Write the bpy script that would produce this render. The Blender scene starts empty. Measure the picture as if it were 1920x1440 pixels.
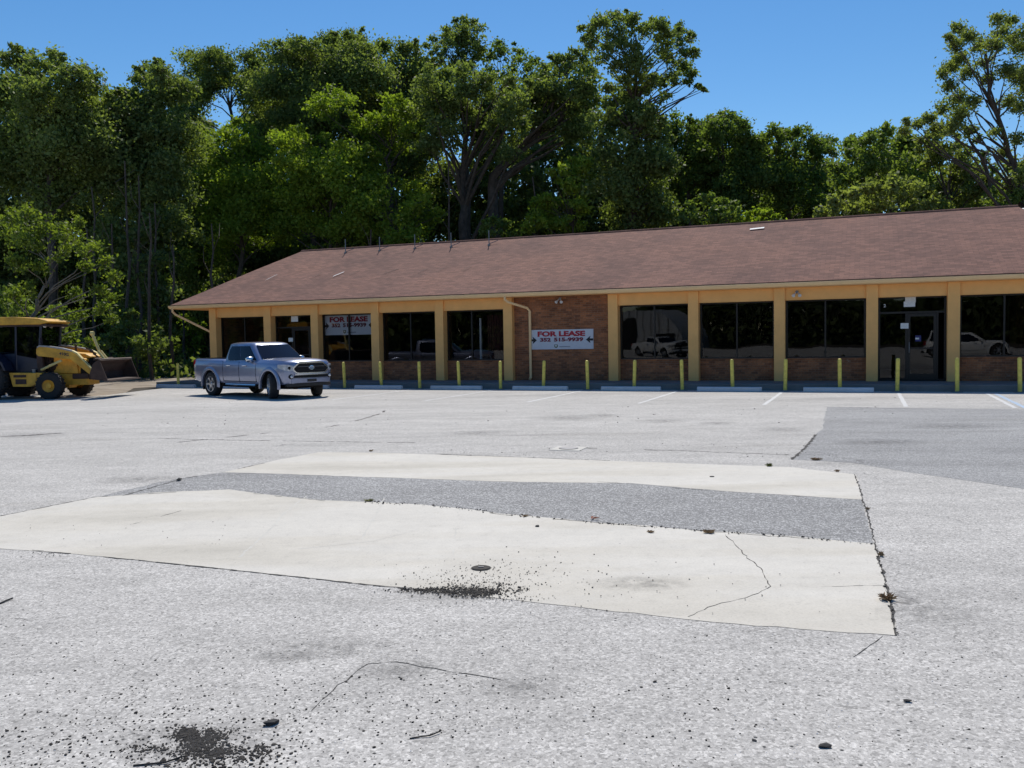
import bpy, bmesh, math, random
import numpy as np
from mathutils import Vector, Matrix
from mathutils.geometry import tessellate_polygon
random.seed(7); RNG = np.random.default_rng(11)
S = bpy.context.scene; COL = S.collection
# ---------------------------------------------------------------- camera, sky, sun, exposure
EYE = 1.72; FPX = 1650.0; PITCH = 0.0518; ROLL = 0.0171
BX, BY, YAW = -12.4255, 36.7232, 0.3827           # building corner column and the turn of its facade
cd = bpy.data.cameras.new('camera'); cam = bpy.data.objects.new('camera', cd); COL.objects.link(cam)
cam.location = (0, 0, EYE)
cam.rotation_mode = 'XYZ'
cam.matrix_world = Matrix.Translation((0, 0, EYE)) @ Matrix.Rotation(math.pi/2 - PITCH, 4, 'X') @ Matrix.Rotation(-ROLL, 4, 'Z')
cd.sensor_width = 36; cd.lens = FPX/1920*36; cd.clip_end = 2000; cd.clip_start = 0.05
S.camera = cam
SUN_EL, SUN_AZ = math.radians(54), math.radians(3)     # azimuth from +Y towards +X
w = bpy.data.worlds.new('World'); S.world = w; w.use_nodes = True
nt = w.node_tree; bg = nt.nodes['Background']; sky = nt.nodes.new('ShaderNodeTexSky')
sky.sky_type = 'NISHITA'; sky.sun_disc = False; sky.sun_elevation = SUN_EL; sky.sun_rotation = SUN_AZ
sky.altitude = 0; sky.air_density = 1.0; sky.dust_density = 0.1; sky.ozone_density = 3.0
hs = nt.nodes.new('ShaderNodeHueSaturation'); hs.inputs['Saturation'].default_value = 1.28; nt.links.new(sky.outputs[0], hs.inputs['Color']); nt.links.new(hs.outputs[0], bg.inputs[0]); bg.inputs[1].default_value = 0.10
sl = bpy.data.lights.new('sun', 'SUN'); sl.energy = 4.1; sl.angle = math.radians(0.5); sl.color = (1, 0.95, 0.87)
sun = bpy.data.objects.new('sun', sl); COL.objects.link(sun)
sd_ = Vector((math.sin(SUN_AZ)*math.cos(SUN_EL), math.cos(SUN_AZ)*math.cos(SUN_EL), math.sin(SUN_EL)))
sun.rotation_euler = sd_.to_track_quat('Z', 'Y').to_euler()
S.view_settings.view_transform = 'Standard'; S.view_settings.look = 'None'
S.view_settings.exposure = 0.15; S.view_settings.gamma = 1
S.cycles.max_bounces = 8; S.cycles.transparent_max_bounces = 16; S.cycles.caustics_reflective = False; S.cycles.caustics_refractive = False
# ---------------------------------------------------------------- measuring helpers (photo pixel -> place)
def ray(px, py):
    dx, dy = px-960, py-720
    c, s = math.cos(ROLL), math.sin(ROLL)
    x = (dx*c - dy*s)/FPX; z = -(dx*s + dy*c)/FPX
    return Vector((x, math.cos(PITCH) + z*math.sin(PITCH), -math.sin(PITCH) + z*math.cos(PITCH)))
def G(px, py, z=0.0):
    r = ray(px, py); t = (z-EYE)/r.z; return Vector((r.x*t, r.y*t, z))
def atY(px, py, Y):
    r = ray(px, py); t = Y/r.y; return Vector((r.x*t, Y, EYE + r.z*t))
CY, SY = math.cos(YAW), math.sin(YAW)
def B(s, d, z=0.0): return Vector((BX + s*CY + d*SY, BY - s*SY + d*CY, z))
def sd(P):
    dx, dy = P[0]-BX, P[1]-BY; return dx*CY - dy*SY, dx*SY + dy*CY
# ---------------------------------------------------------------- tagging
def tag(o, label=None, cat=None, group=None, kind=None):
    if label: o['label'] = label
    if cat: o['category'] = cat
    if group: o['group'] = group
    if kind: o['kind'] = kind
    return o
def empty(name, loc=(0, 0, 0), rz=0.0):
    o = bpy.data.objects.new(name, None); COL.objects.link(o); o.location = loc; o.rotation_euler = (0, 0, rz); o.empty_display_size = 0.3
    return o
def thing(name, label, cat, loc=(0, 0, 0), rz=0.0, group=None): return tag(empty(name, loc, rz), label, cat, group)
def copy_tree(o, parent=None):
    c = o.copy(); COL.objects.link(c); c.parent = parent
    for ch in [x for x in bpy.data.objects if x.parent == o]: copy_tree(ch, c)
    return c
# ---------------------------------------------------------------- mesh builder
class MB:
    def __init__(s): s.v = []; s.f = []; s.m = []
    def add(s, vs, fs, m=0):
        o = len(s.v); s.v += [tuple(v) for v in vs]; s.f += [tuple(i+o for i in f) for f in fs]; s.m += [m]*len(fs); return s
    def box(s, a, b, m=0, M=None):
        (x0, y0, z0), (x1, y1, z1) = a, b
        vs = [Vector(p) for p in ((x0,y0,z0),(x1,y0,z0),(x1,y1,z0),(x0,y1,z0),(x0,y0,z1),(x1,y0,z1),(x1,y1,z1),(x0,y1,z1))]
        if M is not None: vs = [M @ v for v in vs]
        return s.add(vs, [(0,3,2,1),(4,5,6,7),(0,1,5,4),(1,2,6,5),(2,3,7,6),(3,0,4,7)], m)
    def prism(s, poly, a, b, axis='y', m=0):
        n = len(poly); f = {'y': lambda p, t: (p[0], t, p[1]), 'z': lambda p, t: (p[0], p[1], t), 'x': lambda p, t: (t, p[0], p[1])}[axis]
        vs = [f(p, a) for p in poly] + [f(p, b) for p in poly]
        fs = [tuple(range(n)), tuple(range(2*n-1, n-1, -1))] + [(i, n+i, n+(i+1) % n, (i+1) % n) for i in range(n)]
        return s.add(vs, fs, m)
    def tube(s, pts, rad, n=8, m=0, cap=True):
        pts = [Vector(p) for p in pts]; k = len(pts)
        if not hasattr(rad, '__len__'): rad = [rad]*k
        vs = []; up = None
        for i, p in enumerate(pts):
            t = (pts[min(i+1, k-1)] - pts[max(i-1, 0)])
            t = t.normalized() if t.length > 1e-9 else Vector((0, 0, 1))
            if up is None: up = t.orthogonal().normalized()
            u = (up - t*up.dot(t)); u = u.normalized() if u.length > 1e-6 else t.orthogonal().normalized(); up = u
            q = t.cross(u)
            for j in range(n):
                a = 2*math.pi*j/n; vs.append(p + (u*math.cos(a) + q*math.sin(a))*rad[i])
        fs = [(i*n+j, i*n+(j+1) % n, (i+1)*n+(j+1) % n, (i+1)*n+j) for i in range(k-1) for j in range(n)]
        if cap: fs += [tuple(range(n-1, -1, -1)), tuple((k-1)*n+j for j in range(n))]
        return s.add(vs, fs, m)
    def lathe(s, prof, c, axis='y', n=24, m=0, cap=True):   # prof: list of (radius, offset along axis)
        vs = []
        for r, t in prof:
            for j in range(n):
                a = 2*math.pi*j/n; x, z = r*math.cos(a), r*math.sin(a)
                p = {'y': (x, t, z), 'z': (x, z, t), 'x': (t, x, z)}[axis]
                vs.append((c[0]+p[0], c[1]+p[1], c[2]+p[2]))
        k = len(prof)
        fs = [(i*n+j, i*n+(j+1) % n, (i+1)*n+(j+1) % n, (i+1)*n+j) for i in range(k-1) for j in range(n)]
        if cap: fs += [tuple(range(n-1, -1, -1)), tuple((k-1)*n+j for j in range(n))]
        return s.add(vs, fs, m)
    def build(s, name, mats, parent=None, smooth=False, bevel=0, fix=True, M=None):
        me = bpy.data.meshes.new(name)
        vs = s.v if M is None else [tuple(M @ Vector(v)) for v in s.v]
        me.from_pydata(vs, [], s.f)
        for m in (mats if isinstance(mats, (list, tuple)) else [mats]): me.materials.append(m)
        me.polygons.foreach_set('material_index', s.m)
        if fix:
            bm = bmesh.new(); bm.from_mesh(me); bmesh.ops.recalc_face_normals(bm, faces=bm.faces); bm.to_mesh(me); bm.free()
        if smooth: me.polygons.foreach_set('use_smooth', [True]*len(me.polygons)); me.set_sharp_from_angle(angle=math.radians(38))
        o = bpy.data.objects.new(name, me); COL.objects.link(o)
        if parent is not None: o.parent = parent
        if bevel:
            b = o.modifiers.new('bevel', 'BEVEL'); b.width = bevel; b.segments = 2; b.limit_method = 'ANGLE'
        return o
# ---------------------------------------------------------------- materials
def new_mat(name):
    m = bpy.data.materials.new(name); m.use_nodes = True; t = m.node_tree
    return m, t, t.nodes['Principled BSDF']
def N(t, typ, **kw):
    n = t.nodes.new(typ)
    for k, v in kw.items():
        if k.startswith('i_'):
            key = k[2:]; key = int(key) if key.isdigit() else key.replace('_', ' ')
            n.inputs[key].default_value = v
        else: setattr(n, k, v)
    return n
def ramp(t, src, stops):
    r = t.nodes.new('ShaderNodeValToRGB'); e = r.color_ramp.elements
    while len(e) < len(stops): e.new(0.5)
    for q, (p, c) in zip(e, stops): q.position = p; q.color = (c[0], c[1], c[2], 1) if hasattr(c, '__len__') else (c, c, c, 1)
    t.links.new(src, r.inputs[0]); return r
def mixc(t, fac, a, b, mode='MIX'):
    n = t.nodes.new('ShaderNodeMix'); n.data_type = 'RGBA'; n.blend_type = mode
    for sock, v in ((n.inputs[0], fac), (n.inputs[6], a), (n.inputs[7], b)):
        if hasattr(v, 'is_output') or hasattr(v, 'links'): t.links.new(v, sock)
        elif hasattr(v, '__len__'): sock.default_value = (v[0], v[1], v[2], 1)
        else: sock.default_value = v
    return n.outputs[2]
def noise(t, scale, detail=6, rough=0.6, vec=None, stretch=None, obj=False):
    n = N(t, 'ShaderNodeTexNoise'); n.inputs['Scale'].default_value = scale; n.inputs['Detail'].default_value = detail; n.inputs['Roughness'].default_value = rough
    if vec is None:
        tc = N(t, 'ShaderNodeTexCoord') if obj else N(t, 'ShaderNodeNewGeometry'); vec = tc.outputs['Object'] if obj else tc.outputs['Position']
    if stretch:
        mp = N(t, 'ShaderNodeMapping'); mp.inputs['Scale'].default_value = stretch; mp.inputs['Rotation'].default_value = (0, 0, YAW); t.links.new(vec, mp.inputs[0]); vec = mp.outputs[0]
    t.links.new(vec, n.inputs['Vector']); return n.outputs[0]
def bump(t, p, h, strength=0.3, dist=0.01):
    b = N(t, 'ShaderNodeBump'); b.inputs['Strength'].default_value = strength; b.inputs['Distance'].default_value = dist
    t.links.new(h, b.inputs['Height']); t.links.new(b.outputs[0], p.inputs['Normal'])
def simple(name, col, rough=0.6, metal=0.0, var=0.15, scale=6.0, coat=0.0, bmp=0.0, emit=0):
    m, t, p = new_mat(name)
    p.inputs['Roughness'].default_value = rough; p.inputs['Metallic'].default_value = metal; p.inputs['Coat Weight'].default_value = coat
    n = noise(t, scale, 5, 0.65, obj=True)
    r = ramp(t, n, [(0.3, [c*(1-var) for c in col]), (0.7, [min(1, c*(1+var)) for c in col])])
    t.links.new(r.outputs[0], p.inputs['Base Color'])
    if bmp: bump(t, p, noise(t, scale*8, 4, 0.6, obj=True), bmp, 0.01)
    return m
def asphalt(name, lo, hi, speck, speck_amt, grain=70.0, stain=0.5, light=1.35):
    m, t, p = new_mat(name)
    p.inputs['Roughness'].default_value = 0.92; p.inputs['Specular IOR Level'].default_value = 0.2
    g = N(t, 'ShaderNodeNewGeometry').outputs['Position']
    big = noise(t, 0.22, 7, 0.65, stretch=(0.45, 1.7, 1)); mid = noise(t, 1.7, 8, 0.72, stretch=(0.5, 1.5, 1)); sm = noise(t, 14, 5, 0.7); fine = noise(t, grain*1.6, 4, 0.75)
    base = ramp(t, mid, [(0.30, lo), (0.70, hi)]).outputs[0]
    c = mixc(t, 1.0, base, ramp(t, big, [(0.32, 1-stain*0.5), (0.44, 1-stain*.1), (0.55, 1.0), (0.70, 1+stain*0.25)]).outputs[0], 'MULTIPLY')
    c = mixc(t, 1.0, c, ramp(t, sm, [(0.3, 0.88), (0.5, 1.0), (0.7, 1.08)]).outputs[0], 'MULTIPLY')
    v = N(t, 'ShaderNodeTexVoronoi'); v.inputs['Scale'].default_value = grain; t.links.new(g, v.inputs['Vector'])
    sx = N(t, 'ShaderNodeSeparateColor'); t.links.new(v.outputs['Color'], sx.inputs[0])
    c = mixc(t, 1.0, c, ramp(t, sx.outputs[0], [(0.0, 0.62), (0.14, 0.78), (0.30, 0.97), (0.74, 1.05), (0.90, light)]).outputs[0], 'MULTIPLY')
    c = mixc(t, 1.0, c, ramp(t, fine, [(0.34, 0.72), (0.5, 1.0), (0.66, 1.18)]).outputs[0], 'MULTIPLY')
    v2 = N(t, 'ShaderNodeTexVoronoi'); v2.inputs['Scale'].default_value = grain*0.3; t.links.new(g, v2.inputs['Vector'])
    s2 = N(t, 'ShaderNodeSeparateColor'); t.links.new(v2.outputs['Color'], s2.inputs[0])
    sp = ramp(t, v2.outputs['Distance'], [(0.12, 1.0), (0.25, 0.0)]).outputs[0]; sel = ramp(t, s2.outputs[1], [(1-speck_amt-0.02, 0.0), (1-speck_amt, 1.0)]).outputs[0]
    mm = N(t, 'ShaderNodeMath', operation='MULTIPLY'); t.links.new(sp, mm.inputs[0]); t.links.new(sel, mm.inputs[1]); c = mixc(t, mm.outputs[0], c, speck)
    # hairline crazing broken up by noise
    wv = N(t, 'ShaderNodeVectorMath', operation='MULTIPLY_ADD'); nn = N(t, 'ShaderNodeTexNoise'); nn.inputs['Scale'].default_value = 1.8; nn.inputs['Detail'].default_value = 6; t.links.new(g, nn.inputs['Vector'])
    t.links.new(nn.outputs['Color'], wv.inputs[0]); wv.inputs[1].default_value = (0.9, 0.9, 0); t.links.new(g, wv.inputs[2])
    ve = N(t, 'ShaderNodeTexVoronoi'); ve.feature = 'DISTANCE_TO_EDGE'; ve.inputs['Scale'].default_value = 0.42; t.links.new(wv.outputs[0], ve.inputs['Vector'])
    ln = ramp(t, ve.outputs['Distance'], [(0.0, 1.0), (0.0035, 0.7), (0.0034, 0.0)]).outputs[0]; ms = ramp(t, noise(t, 0.6, 3, 0.5), [(0.52, 0.0), (0.60, 0.6)]).outputs[0]
    m2 = N(t, 'ShaderNodeMath', operation='MULTIPLY'); t.links.new(ln, m2.inputs[0]); t.links.new(ms, m2.inputs[1]); c = mixc(t, m2.outputs[0], c, (0.12, 0.115, 0.11))
    st = noise(t, 0.8, 4, 0.55, stretch=(0.25, 1.5, 1)); c = mixc(t, stain, c, ramp(t, st, [(0.58, (1, 1, 1)), (0.70, (0.80, 0.79, 0.77))]).outputs[0], 'MULTIPLY')
    t.links.new(c, p.inputs['Base Color']); bump(t, p, v.outputs['Distance'], -0.12, 0.004)
    return m
M = {}
M['asphalt'] = asphalt('weathered_asphalt', (0.40, 0.382, 0.356), (0.52, 0.496, 0.462), (0.05, 0.05, 0.05), 0.05, 78, 0.45)
M['asphalt_dark'] = asphalt('newer_asphalt', (0.235, 0.23, 0.225), (0.305, 0.30, 0.29), (0.5, 0.49, 0.47), 0.06, 78, 0.6, 1.9)
M['asphalt_patch'] = asphalt('patch_asphalt', (0.275, 0.27, 0.265), (0.345, 0.34, 0.33), (0.10, 0.10, 0.10), 0.05, 78, 0.6, 1.5)
def concrete(name, col, var=0.08):
    m, t, p = new_mat(name); p.inputs['Roughness'].default_value = 0.85; p.inputs['Specular IOR Level'].default_value = 0.25
    a = noise(t, 1.1, 8, 0.6, stretch=(1, 1.6, 1)); b = noise(t, 60, 3, 0.7); s2 = noise(t, 0.55, 4, 0.5, stretch=(0.5, 2.4, 1))
    c = ramp(t, a, [(0.3, [x*(1-var) for x in col]), (0.6, col), (0.8, [x*(1+var*0.6) for x in col])]).outputs[0]
    c = mixc(t, 0.35, c, ramp(t, b, [(0.35, 0.72), (0.5, 1.0), (0.7, 1.08)]).outputs[0], 'MULTIPLY')
    c = mixc(t, 0.6, c, ramp(t, s2, [(0.44, (1, 1, 1)), (0.56, (0.91, 0.89, 0.85)), (0.70, (0.74, 0.72, 0.67))]).outputs[0], 'MULTIPLY')
    d = noise(t, 7, 8, 0.8); c = mixc(t, 0.8, c, ramp(t, d, [(0.30, 0.68), (0.42, 0.93), (0.6, 1.0), (0.8, 1.05)]).outputs[0], 'MULTIPLY')
    vv = N(t, 'ShaderNodeTexVoronoi'); vv.inputs['Scale'].default_value = 26; gg = N(t, 'ShaderNodeNewGeometry'); t.links.new(gg.outputs['Position'], vv.inputs['Vector']); sp = N(t, 'ShaderNodeSeparateColor'); t.links.new(vv.outputs['Color'], sp.inputs[0])
    k1 = ramp(t, vv.outputs['Distance'], [(0.06, 1.0), (0.16, 0.0)]).outputs[0]; k2 = ramp(t, sp.outputs[0], [(0.90, 0.0), (0.92, 0.55)]).outputs[0]; mm = N(t, 'ShaderNodeMath', operation='MULTIPLY'); t.links.new(k1, mm.inputs[0]); t.links.new(k2, mm.inputs[1]); c = mixc(t, mm.outputs[0], c, (0.16, 0.14, 0.12))
    t.links.new(c, p.inputs['Base Color']); bump(t, p, b, 0.2, 0.003); return m
M['slab'] = concrete('painted_concrete_slab', (0.63, 0.595, 0.53))
M['sidewalk'] = concrete('sidewalk_concrete', (0.22, 0.215, 0.21), 0.12)
M['stop'] = concrete('white_painted_concrete', (0.66, 0.67, 0.70), 0.1)
M['crack'] = simple('crack_dirt', (0.055, 0.05, 0.045), 0.95)
M['soil'] = simple('forest_floor', (0.045, 0.036, 0.025), 0.95, var=0.5, scale=1.2, bmp=0.5)
def dirt():
    m, t, p = new_mat('sandy_dirt'); p.inputs['Roughness'].default_value = 0.95
    c = ramp(t, noise(t, 1.3, 9, 0.7, stretch=(0.6, 1.8, 1)), [(0.3, (0.13, 0.10, 0.07)), (0.5, (0.27, 0.22, 0.165)), (0.7, (0.42, 0.37, 0.31))]).outputs[0]
    t.links.new(c, p.inputs['Base Color']); bump(t, p, noise(t, 12, 6, 0.7), 0.6, 0.03); return m
M['dirt'] = dirt()
M['line'] = simple('worn_white_paint', (0.57, 0.565, 0.55), 0.8, var=0.16, scale=9)
M['blue_line'] = simple('worn_blue_paint', (0.36, 0.45, 0.56), 0.8, var=0.12, scale=9)
M['tan'] = simple('tan_painted_stucco', (0.90, 0.485, 0.165), 0.8, var=0.07, scale=2, bmp=0.15)
M['trim'] = simple('tan_painted_trim', (0.92, 0.61, 0.31), 0.55, var=0.05, scale=3)
M['frame'] = simple('dark_bronze_frame', (0.014, 0.010, 0.009), 0.4, 0.3)
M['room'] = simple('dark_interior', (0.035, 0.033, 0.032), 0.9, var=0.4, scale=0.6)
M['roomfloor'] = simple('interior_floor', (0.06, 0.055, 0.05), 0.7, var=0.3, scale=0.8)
M['white'] = simple('white_plastic', (0.72, 0.72, 0.72), 0.5, var=0.04)
M['paper'] = simple('white_paper', (0.72, 0.72, 0.70), 0.7, var=0.12, scale=30)
M['red'] = simple('red_lettering', (0.42, 0.012, 0.03), 0.6, var=0.05)
M['dred'] = simple('dark_red_lettering', (0.20, 0.012, 0.035), 0.6, var=0.05)
M['ink'] = simple('black_lettering', (0.008, 0.008, 0.014), 0.6, var=0.05)
M['yellow'] = simple('yellow_bollard_paint', (0.78, 0.62, 0.12), 0.65, var=0.25, scale=7)
M['steel'] = simple('grey_galvanised_steel', (0.22, 0.22, 0.23), 0.5, 0.6)
M['black'] = simple('black_rubber', (0.012, 0.012, 0.013), 0.7, var=0.2)
M['tyre'] = simple('tyre_rubber', (0.022, 0.021, 0.021), 0.85, var=0.25, scale=12, bmp=0.3)
M['bark'] = simple('tree_bark', (0.075, 0.06, 0.05), 0.95, var=0.45, scale=4, bmp=0.7)
M['bark_grey'] = simple('grey_branch_bark', (0.16, 0.145, 0.13), 0.95, var=0.35, scale=4, bmp=0.5)
M['blue'] = simple('blue_sticker', (0.015, 0.02, 0.14), 0.5)
M['curtain'] = simple('dark_red_curtain', (0.05, 0.012, 0.01), 0.9, var=0.4)
def brick():
    m, t, p = new_mat('brown_brick'); p.inputs['Roughness'].default_value = 0.9
    tc = N(t, 'ShaderNodeTexCoord'); sx = N(t, 'ShaderNodeSeparateXYZ'); t.links.new(tc.outputs['Object'], sx.inputs[0])
    ad = N(t, 'ShaderNodeMath', operation='ADD'); t.links.new(sx.outputs[0], ad.inputs[0]); t.links.new(sx.outputs[1], ad.inputs[1])
    cb = N(t, 'ShaderNodeCombineXYZ'); t.links.new(ad.outputs[0], cb.inputs[0]); t.links.new(sx.outputs[2], cb.inputs[1])
    b = N(t, 'ShaderNodeTexBrick'); t.links.new(cb.outputs[0], b.inputs['Vector'])
    b.inputs['Scale'].default_value = 1.0; b.inputs['Brick Width'].default_value = 0.21; b.inputs['Row Height'].default_value = 0.072
    b.inputs['Mortar Size'].default_value = 0.006; b.inputs['Mortar Smooth'].default_value = 0.3; b.inputs['Bias'].default_value = -0.1
    b.inputs['Color1'].default_value = (0.37, 0.145, 0.062, 1); b.inputs['Color2'].default_value = (0.165, 0.066, 0.034, 1); b.inputs['Mortar'].default_value = (0.24, 0.16, 0.105, 1)
    n = noise(t, 1.4, 5, 0.6, obj=True); n2 = noise(t, 22, 4, 0.7, obj=True)
    c = mixc(t, 0.8, b.outputs[0], ramp(t, n, [(0.3, (0.65, 0.6, 0.58)), (0.7, (1.35, 1.25, 1.15))]).outputs[0], 'MULTIPLY')
    c = mixc(t, 0.6, c, ramp(t, n2, [(0.3, 0.6), (0.7, 1.35)]).outputs[0], 'MULTIPLY')
    # pale efflorescence flecks
    n3 = noise(t, 5, 3, 0.5, obj=True); c = mixc(t, ramp(t, n3, [(0.68, 0.0), (0.76, 0.5)]).outputs[0], c, (0.36, 0.30, 0.25))
    t.links.new(c, p.inputs['Base Color']); bump(t, p, b.outputs[1], -0.5, 0.01); return m
M['brick'] = brick()
def shingle():
    m, t, p = new_mat('brown_shingles'); p.inputs['Roughness'].default_value = 0.95; p.inputs['Specular IOR Level'].default_value = 0.2
    tc = N(t, 'ShaderNodeTexCoord'); sx = N(t, 'ShaderNodeSeparateXYZ'); t.links.new(tc.outputs['Object'], sx.inputs[0])
    cb = N(t, 'ShaderNodeCombineXYZ'); t.links.new(sx.outputs[0], cb.inputs[0]); t.links.new(sx.outputs[1], cb.inputs[1])
    b = N(t, 'ShaderNodeTexBrick'); t.links.new(cb.outputs[0], b.inputs['Vector']); b.inputs['Scale'].default_value = 1.0
    b.inputs['Brick Width'].default_value = 0.3; b.inputs['Row Height'].default_value = 0.13; b.inputs['Mortar Size'].default_value = 0.007; b.inputs['Bias'].default_value = 0.0
    b.inputs['Color1'].default_value = (0.27, 0.143, 0.108, 1); b.inputs['Color2'].default_value = (0.19, 0.104, 0.082, 1); b.inputs['Mortar'].default_value = (0.15, 0.085, 0.072, 1)
    c = mixc(t, 0.8, b.outputs[0], ramp(t, noise(t, 0.35, 6, 0.6, obj=True), [(0.3, (0.72, 0.75, 0.80)), (0.5, (1, 1, 1)), (0.7, (1.18, 1.14, 1.08))]).outputs[0], 'MULTIPLY')
    mp = N(t, 'ShaderNodeMapping'); mp.inputs['Scale'].default_value = (1.0, 3.5, 1); t.links.new(tc.outputs['Object'], mp.inputs[0])
    c = mixc(t, 0.6, c, ramp(t, noise(t, 3.0, 5, 0.75, vec=mp.outputs[0]), [(0.35, 0.65), (0.65, 1.3)]).outputs[0], 'MULTIPLY')
    c = mixc(t, 0.4, c, ramp(t, noise(t, 45, 3, 0.7, obj=True), [(0.35, 0.6), (0.65, 1.35)]).outputs[0], 'MULTIPLY')
    t.links.new(c, p.inputs['Base Color']); bump(t, p, b.outputs[1], -0.4, 0.012); return m
M['shingle'] = shingle()
def glass(name, tint, wav=0.02, refl=1.0):
    m, t, p = new_mat(name); t.nodes.remove(p); out = t.nodes['Material Output']
    tr = N(t, 'ShaderNodeBsdfTransparent'); tr.inputs[0].default_value = (*tint, 1)
    gl = N(t, 'ShaderNodeBsdfGlossy'); gl.inputs['Roughness'].default_value = 0.0; gl.inputs[0].default_value = (1, 1, 1, 1)
    fr = N(t, 'ShaderNodeFresnel'); fr.inputs[0].default_value = 1.5
    mu = N(t, 'ShaderNodeMath', operation='MULTIPLY', use_clamp=True); mu.inputs[1].default_value = refl; t.links.new(fr.outputs[0], mu.inputs[0])
    if wav:
        b = N(t, 'ShaderNodeBump'); b.inputs['Strength'].default_value = wav; b.inputs['Distance'].default_value = 0.05
        t.links.new(noise(t, 0.9, 1, 0.4, obj=True), b.inputs['Height']); t.links.new(b.outputs[0], gl.inputs['Normal'])
    mx = N(t, 'ShaderNodeMixShader'); t.links.new(mu.outputs[0], mx.inputs[0]); t.links.new(tr.outputs[0], mx.inputs[1]); t.links.new(gl.outputs[0], mx.inputs[2])
    t.links.new(mx.outputs[0], out.inputs[0]); return m
M['glass'] = glass('tinted_shop_glass', (0.72, 0.73, 0.75), 0.07, .85)
def leafmat(name, c_lo, c_hi, trans=0.45, trc=None):
    m, t, p = new_mat(name); out = t.nodes['Material Output']
    at = N(t, 'ShaderNodeAttribute', attribute_name='tint')
    r = ramp(t, at.outputs['Fac'], [(0.0, c_lo), (0.55, [(a+b)/2 for a, b in zip(c_lo, c_hi)]), (1.0, c_hi)])
    t.links.new(r.outputs[0], p.inputs['Base Color']); p.inputs['Roughness'].default_value = 0.6; p.inputs['Specular IOR Level'].default_value = 0.25
    tl = N(t, 'ShaderNodeBsdfTranslucent'); tm = mixc(t, 1.0, r.outputs[0], trc or (1.5, 1.55, 0.55), 'MULTIPLY'); t.links.new(tm, tl.inputs[0])
    mx = N(t, 'ShaderNodeMixShader'); mx.inputs[0].default_value = trans; t.links.new(p.outputs[0], mx.inputs[1]); t.links.new(tl.outputs[0], mx.inputs[2]); t.links.new(mx.outputs[0], out.inputs[0]); return m
M['leaf_dark'] = leafmat('oak_leaves', (0.082, 0.118, 0.040), (0.25, 0.31, 0.115), 0.5)
M['leaf_mid'] = leafmat('green_leaves', (0.080, 0.125, 0.036), (0.225, 0.295, 0.085), 0.5)
M['leaf_bright'] = leafmat('yellow_green_leaves', (0.130, 0.195, 0.028), (0.31, 0.40, 0.065), 0.52)
M['leaf_olive'] = leafmat('olive_leaves', (0.115, 0.145, 0.045), (0.27, 0.32, 0.13), 0.5)
M['leaf_deep'] = leafmat('shaded_wood_leaves', (0.085, 0.115, 0.042), (0.22, 0.27, 0.105), 0.5)
M['dry'] = simple('dry_weed', (0.36, 0.25, 0.14), 0.9)
M['weed'] = simple('green_weed', (0.20, 0.20, 0.06), 0.9)

#=====================================================================  GROUND
def flat(name, pts, z, mat, kind='structure', jit=0.0, step=0.25, fixed=()):
    """sheet from world xy points, edges broken up a little"""
    P = []
    n = len(pts)
    for i in range(n):
        a, b = Vector(pts[i][:2]), Vector(pts[(i+1) % n][:2]); L = (b-a).length
        k = max(1, int(L/step)) if jit else 1; nrm = Vector((-(b-a).y, (b-a).x)).normalized() if L > 0 else Vector((0, 0))
        for j in range(k):
            q = a.lerp(b, j/k)
            if jit and j: q = q + nrm*random.gauss(0, jit)
            P.append((q.x, q.y, z))
    me = bpy.data.meshes.new(name); V = [Vector(p) for p in P]; T = []
    for t in tessellate_polygon([V]):
        n_ = (V[t[1]]-V[t[0]]).cross(V[t[2]]-V[t[0]]).z
        if abs(n_) > 1e-9: T.append(tuple(t) if n_ > 0 else tuple(t[::-1]))
    me.from_pydata(P, [], T)
    me.materials.append(mat); o = bpy.data.objects.new(name, me); COL.objects.link(o)
    if kind: o['kind'] = kind
    return o
def px(l, z=0.0): return [G(x, y, z) for x, y in l]
# wide ground: forest floor to the horizon
mb = MB(); mb.add([(-900, -900, -0.02), (900, -900, -0.02), (900, 900, -0.02), (-900, 900, -0.02)], [(0, 1, 2, 3)]); tag(mb.build('ground', M['soil'], fix=False), kind='structure')
lot = [(-70, -45), (70, -45), (70, 30)] + [B(38, -1.7)[:2], B(-1.6, -1.7)[:2]] + [G(315, 727)[:2], G(262, 733)[:2], G(200, 741)[:2], G(150, 744)[:2], (-19, 32.5), (-70, 33)]
flat('parking_lot', [Vector((p[0], p[1])) for p in lot], 0.0, M['asphalt'], jit=0.04, step=0.8)
flat('dirt_ground', [(-75, 30), (-19, 30), (-13, 28.9), B(-1.8, -2.6), B(-1.2, 2), B(-1.5, 14), (-15, 55), (-75, 50)], -0.006, M['dirt'])
upper = [(418,886),(510,865),(598,848),(700,849),(960,857),(1250,868),(1480,876),(1605,890),(1612,915),(1615,937)]
upper_b = [(1500,930),(1370,922),(1250,912),(1180,906),(1050,905),(930,903),(700,895),(500,888)]
low_t = [(180,932),(300,923),(430,918),(480,925),(600,938),(680,941),(770,945),(860,953),(960,965),(1120,980),(1200,985),(1300,994),(1400,1000),(1520,1009),(1640,1020)]
low_r = [(1650,1060),(1665,1110),(1680,1192)]
low_b = [(1500,1180),(1300,1163),(1050,1135),(950,1124),(900,1118),(700,1097),(480,1073),(260,1050),(100,1036),(0,1029)]
tag(flat('concrete_slab', px(upper+upper_b), 0.0024, M['slab'], jit=0.008, step=0.12), kind='structure')
tag(flat('concrete_slab', px([(-160,1000), (0,968)] + low_t + low_r + low_b + [(-160,1012)]), 0.0024, M['slab'], jit=0.008, step=0.12), kind='structure')
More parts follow.
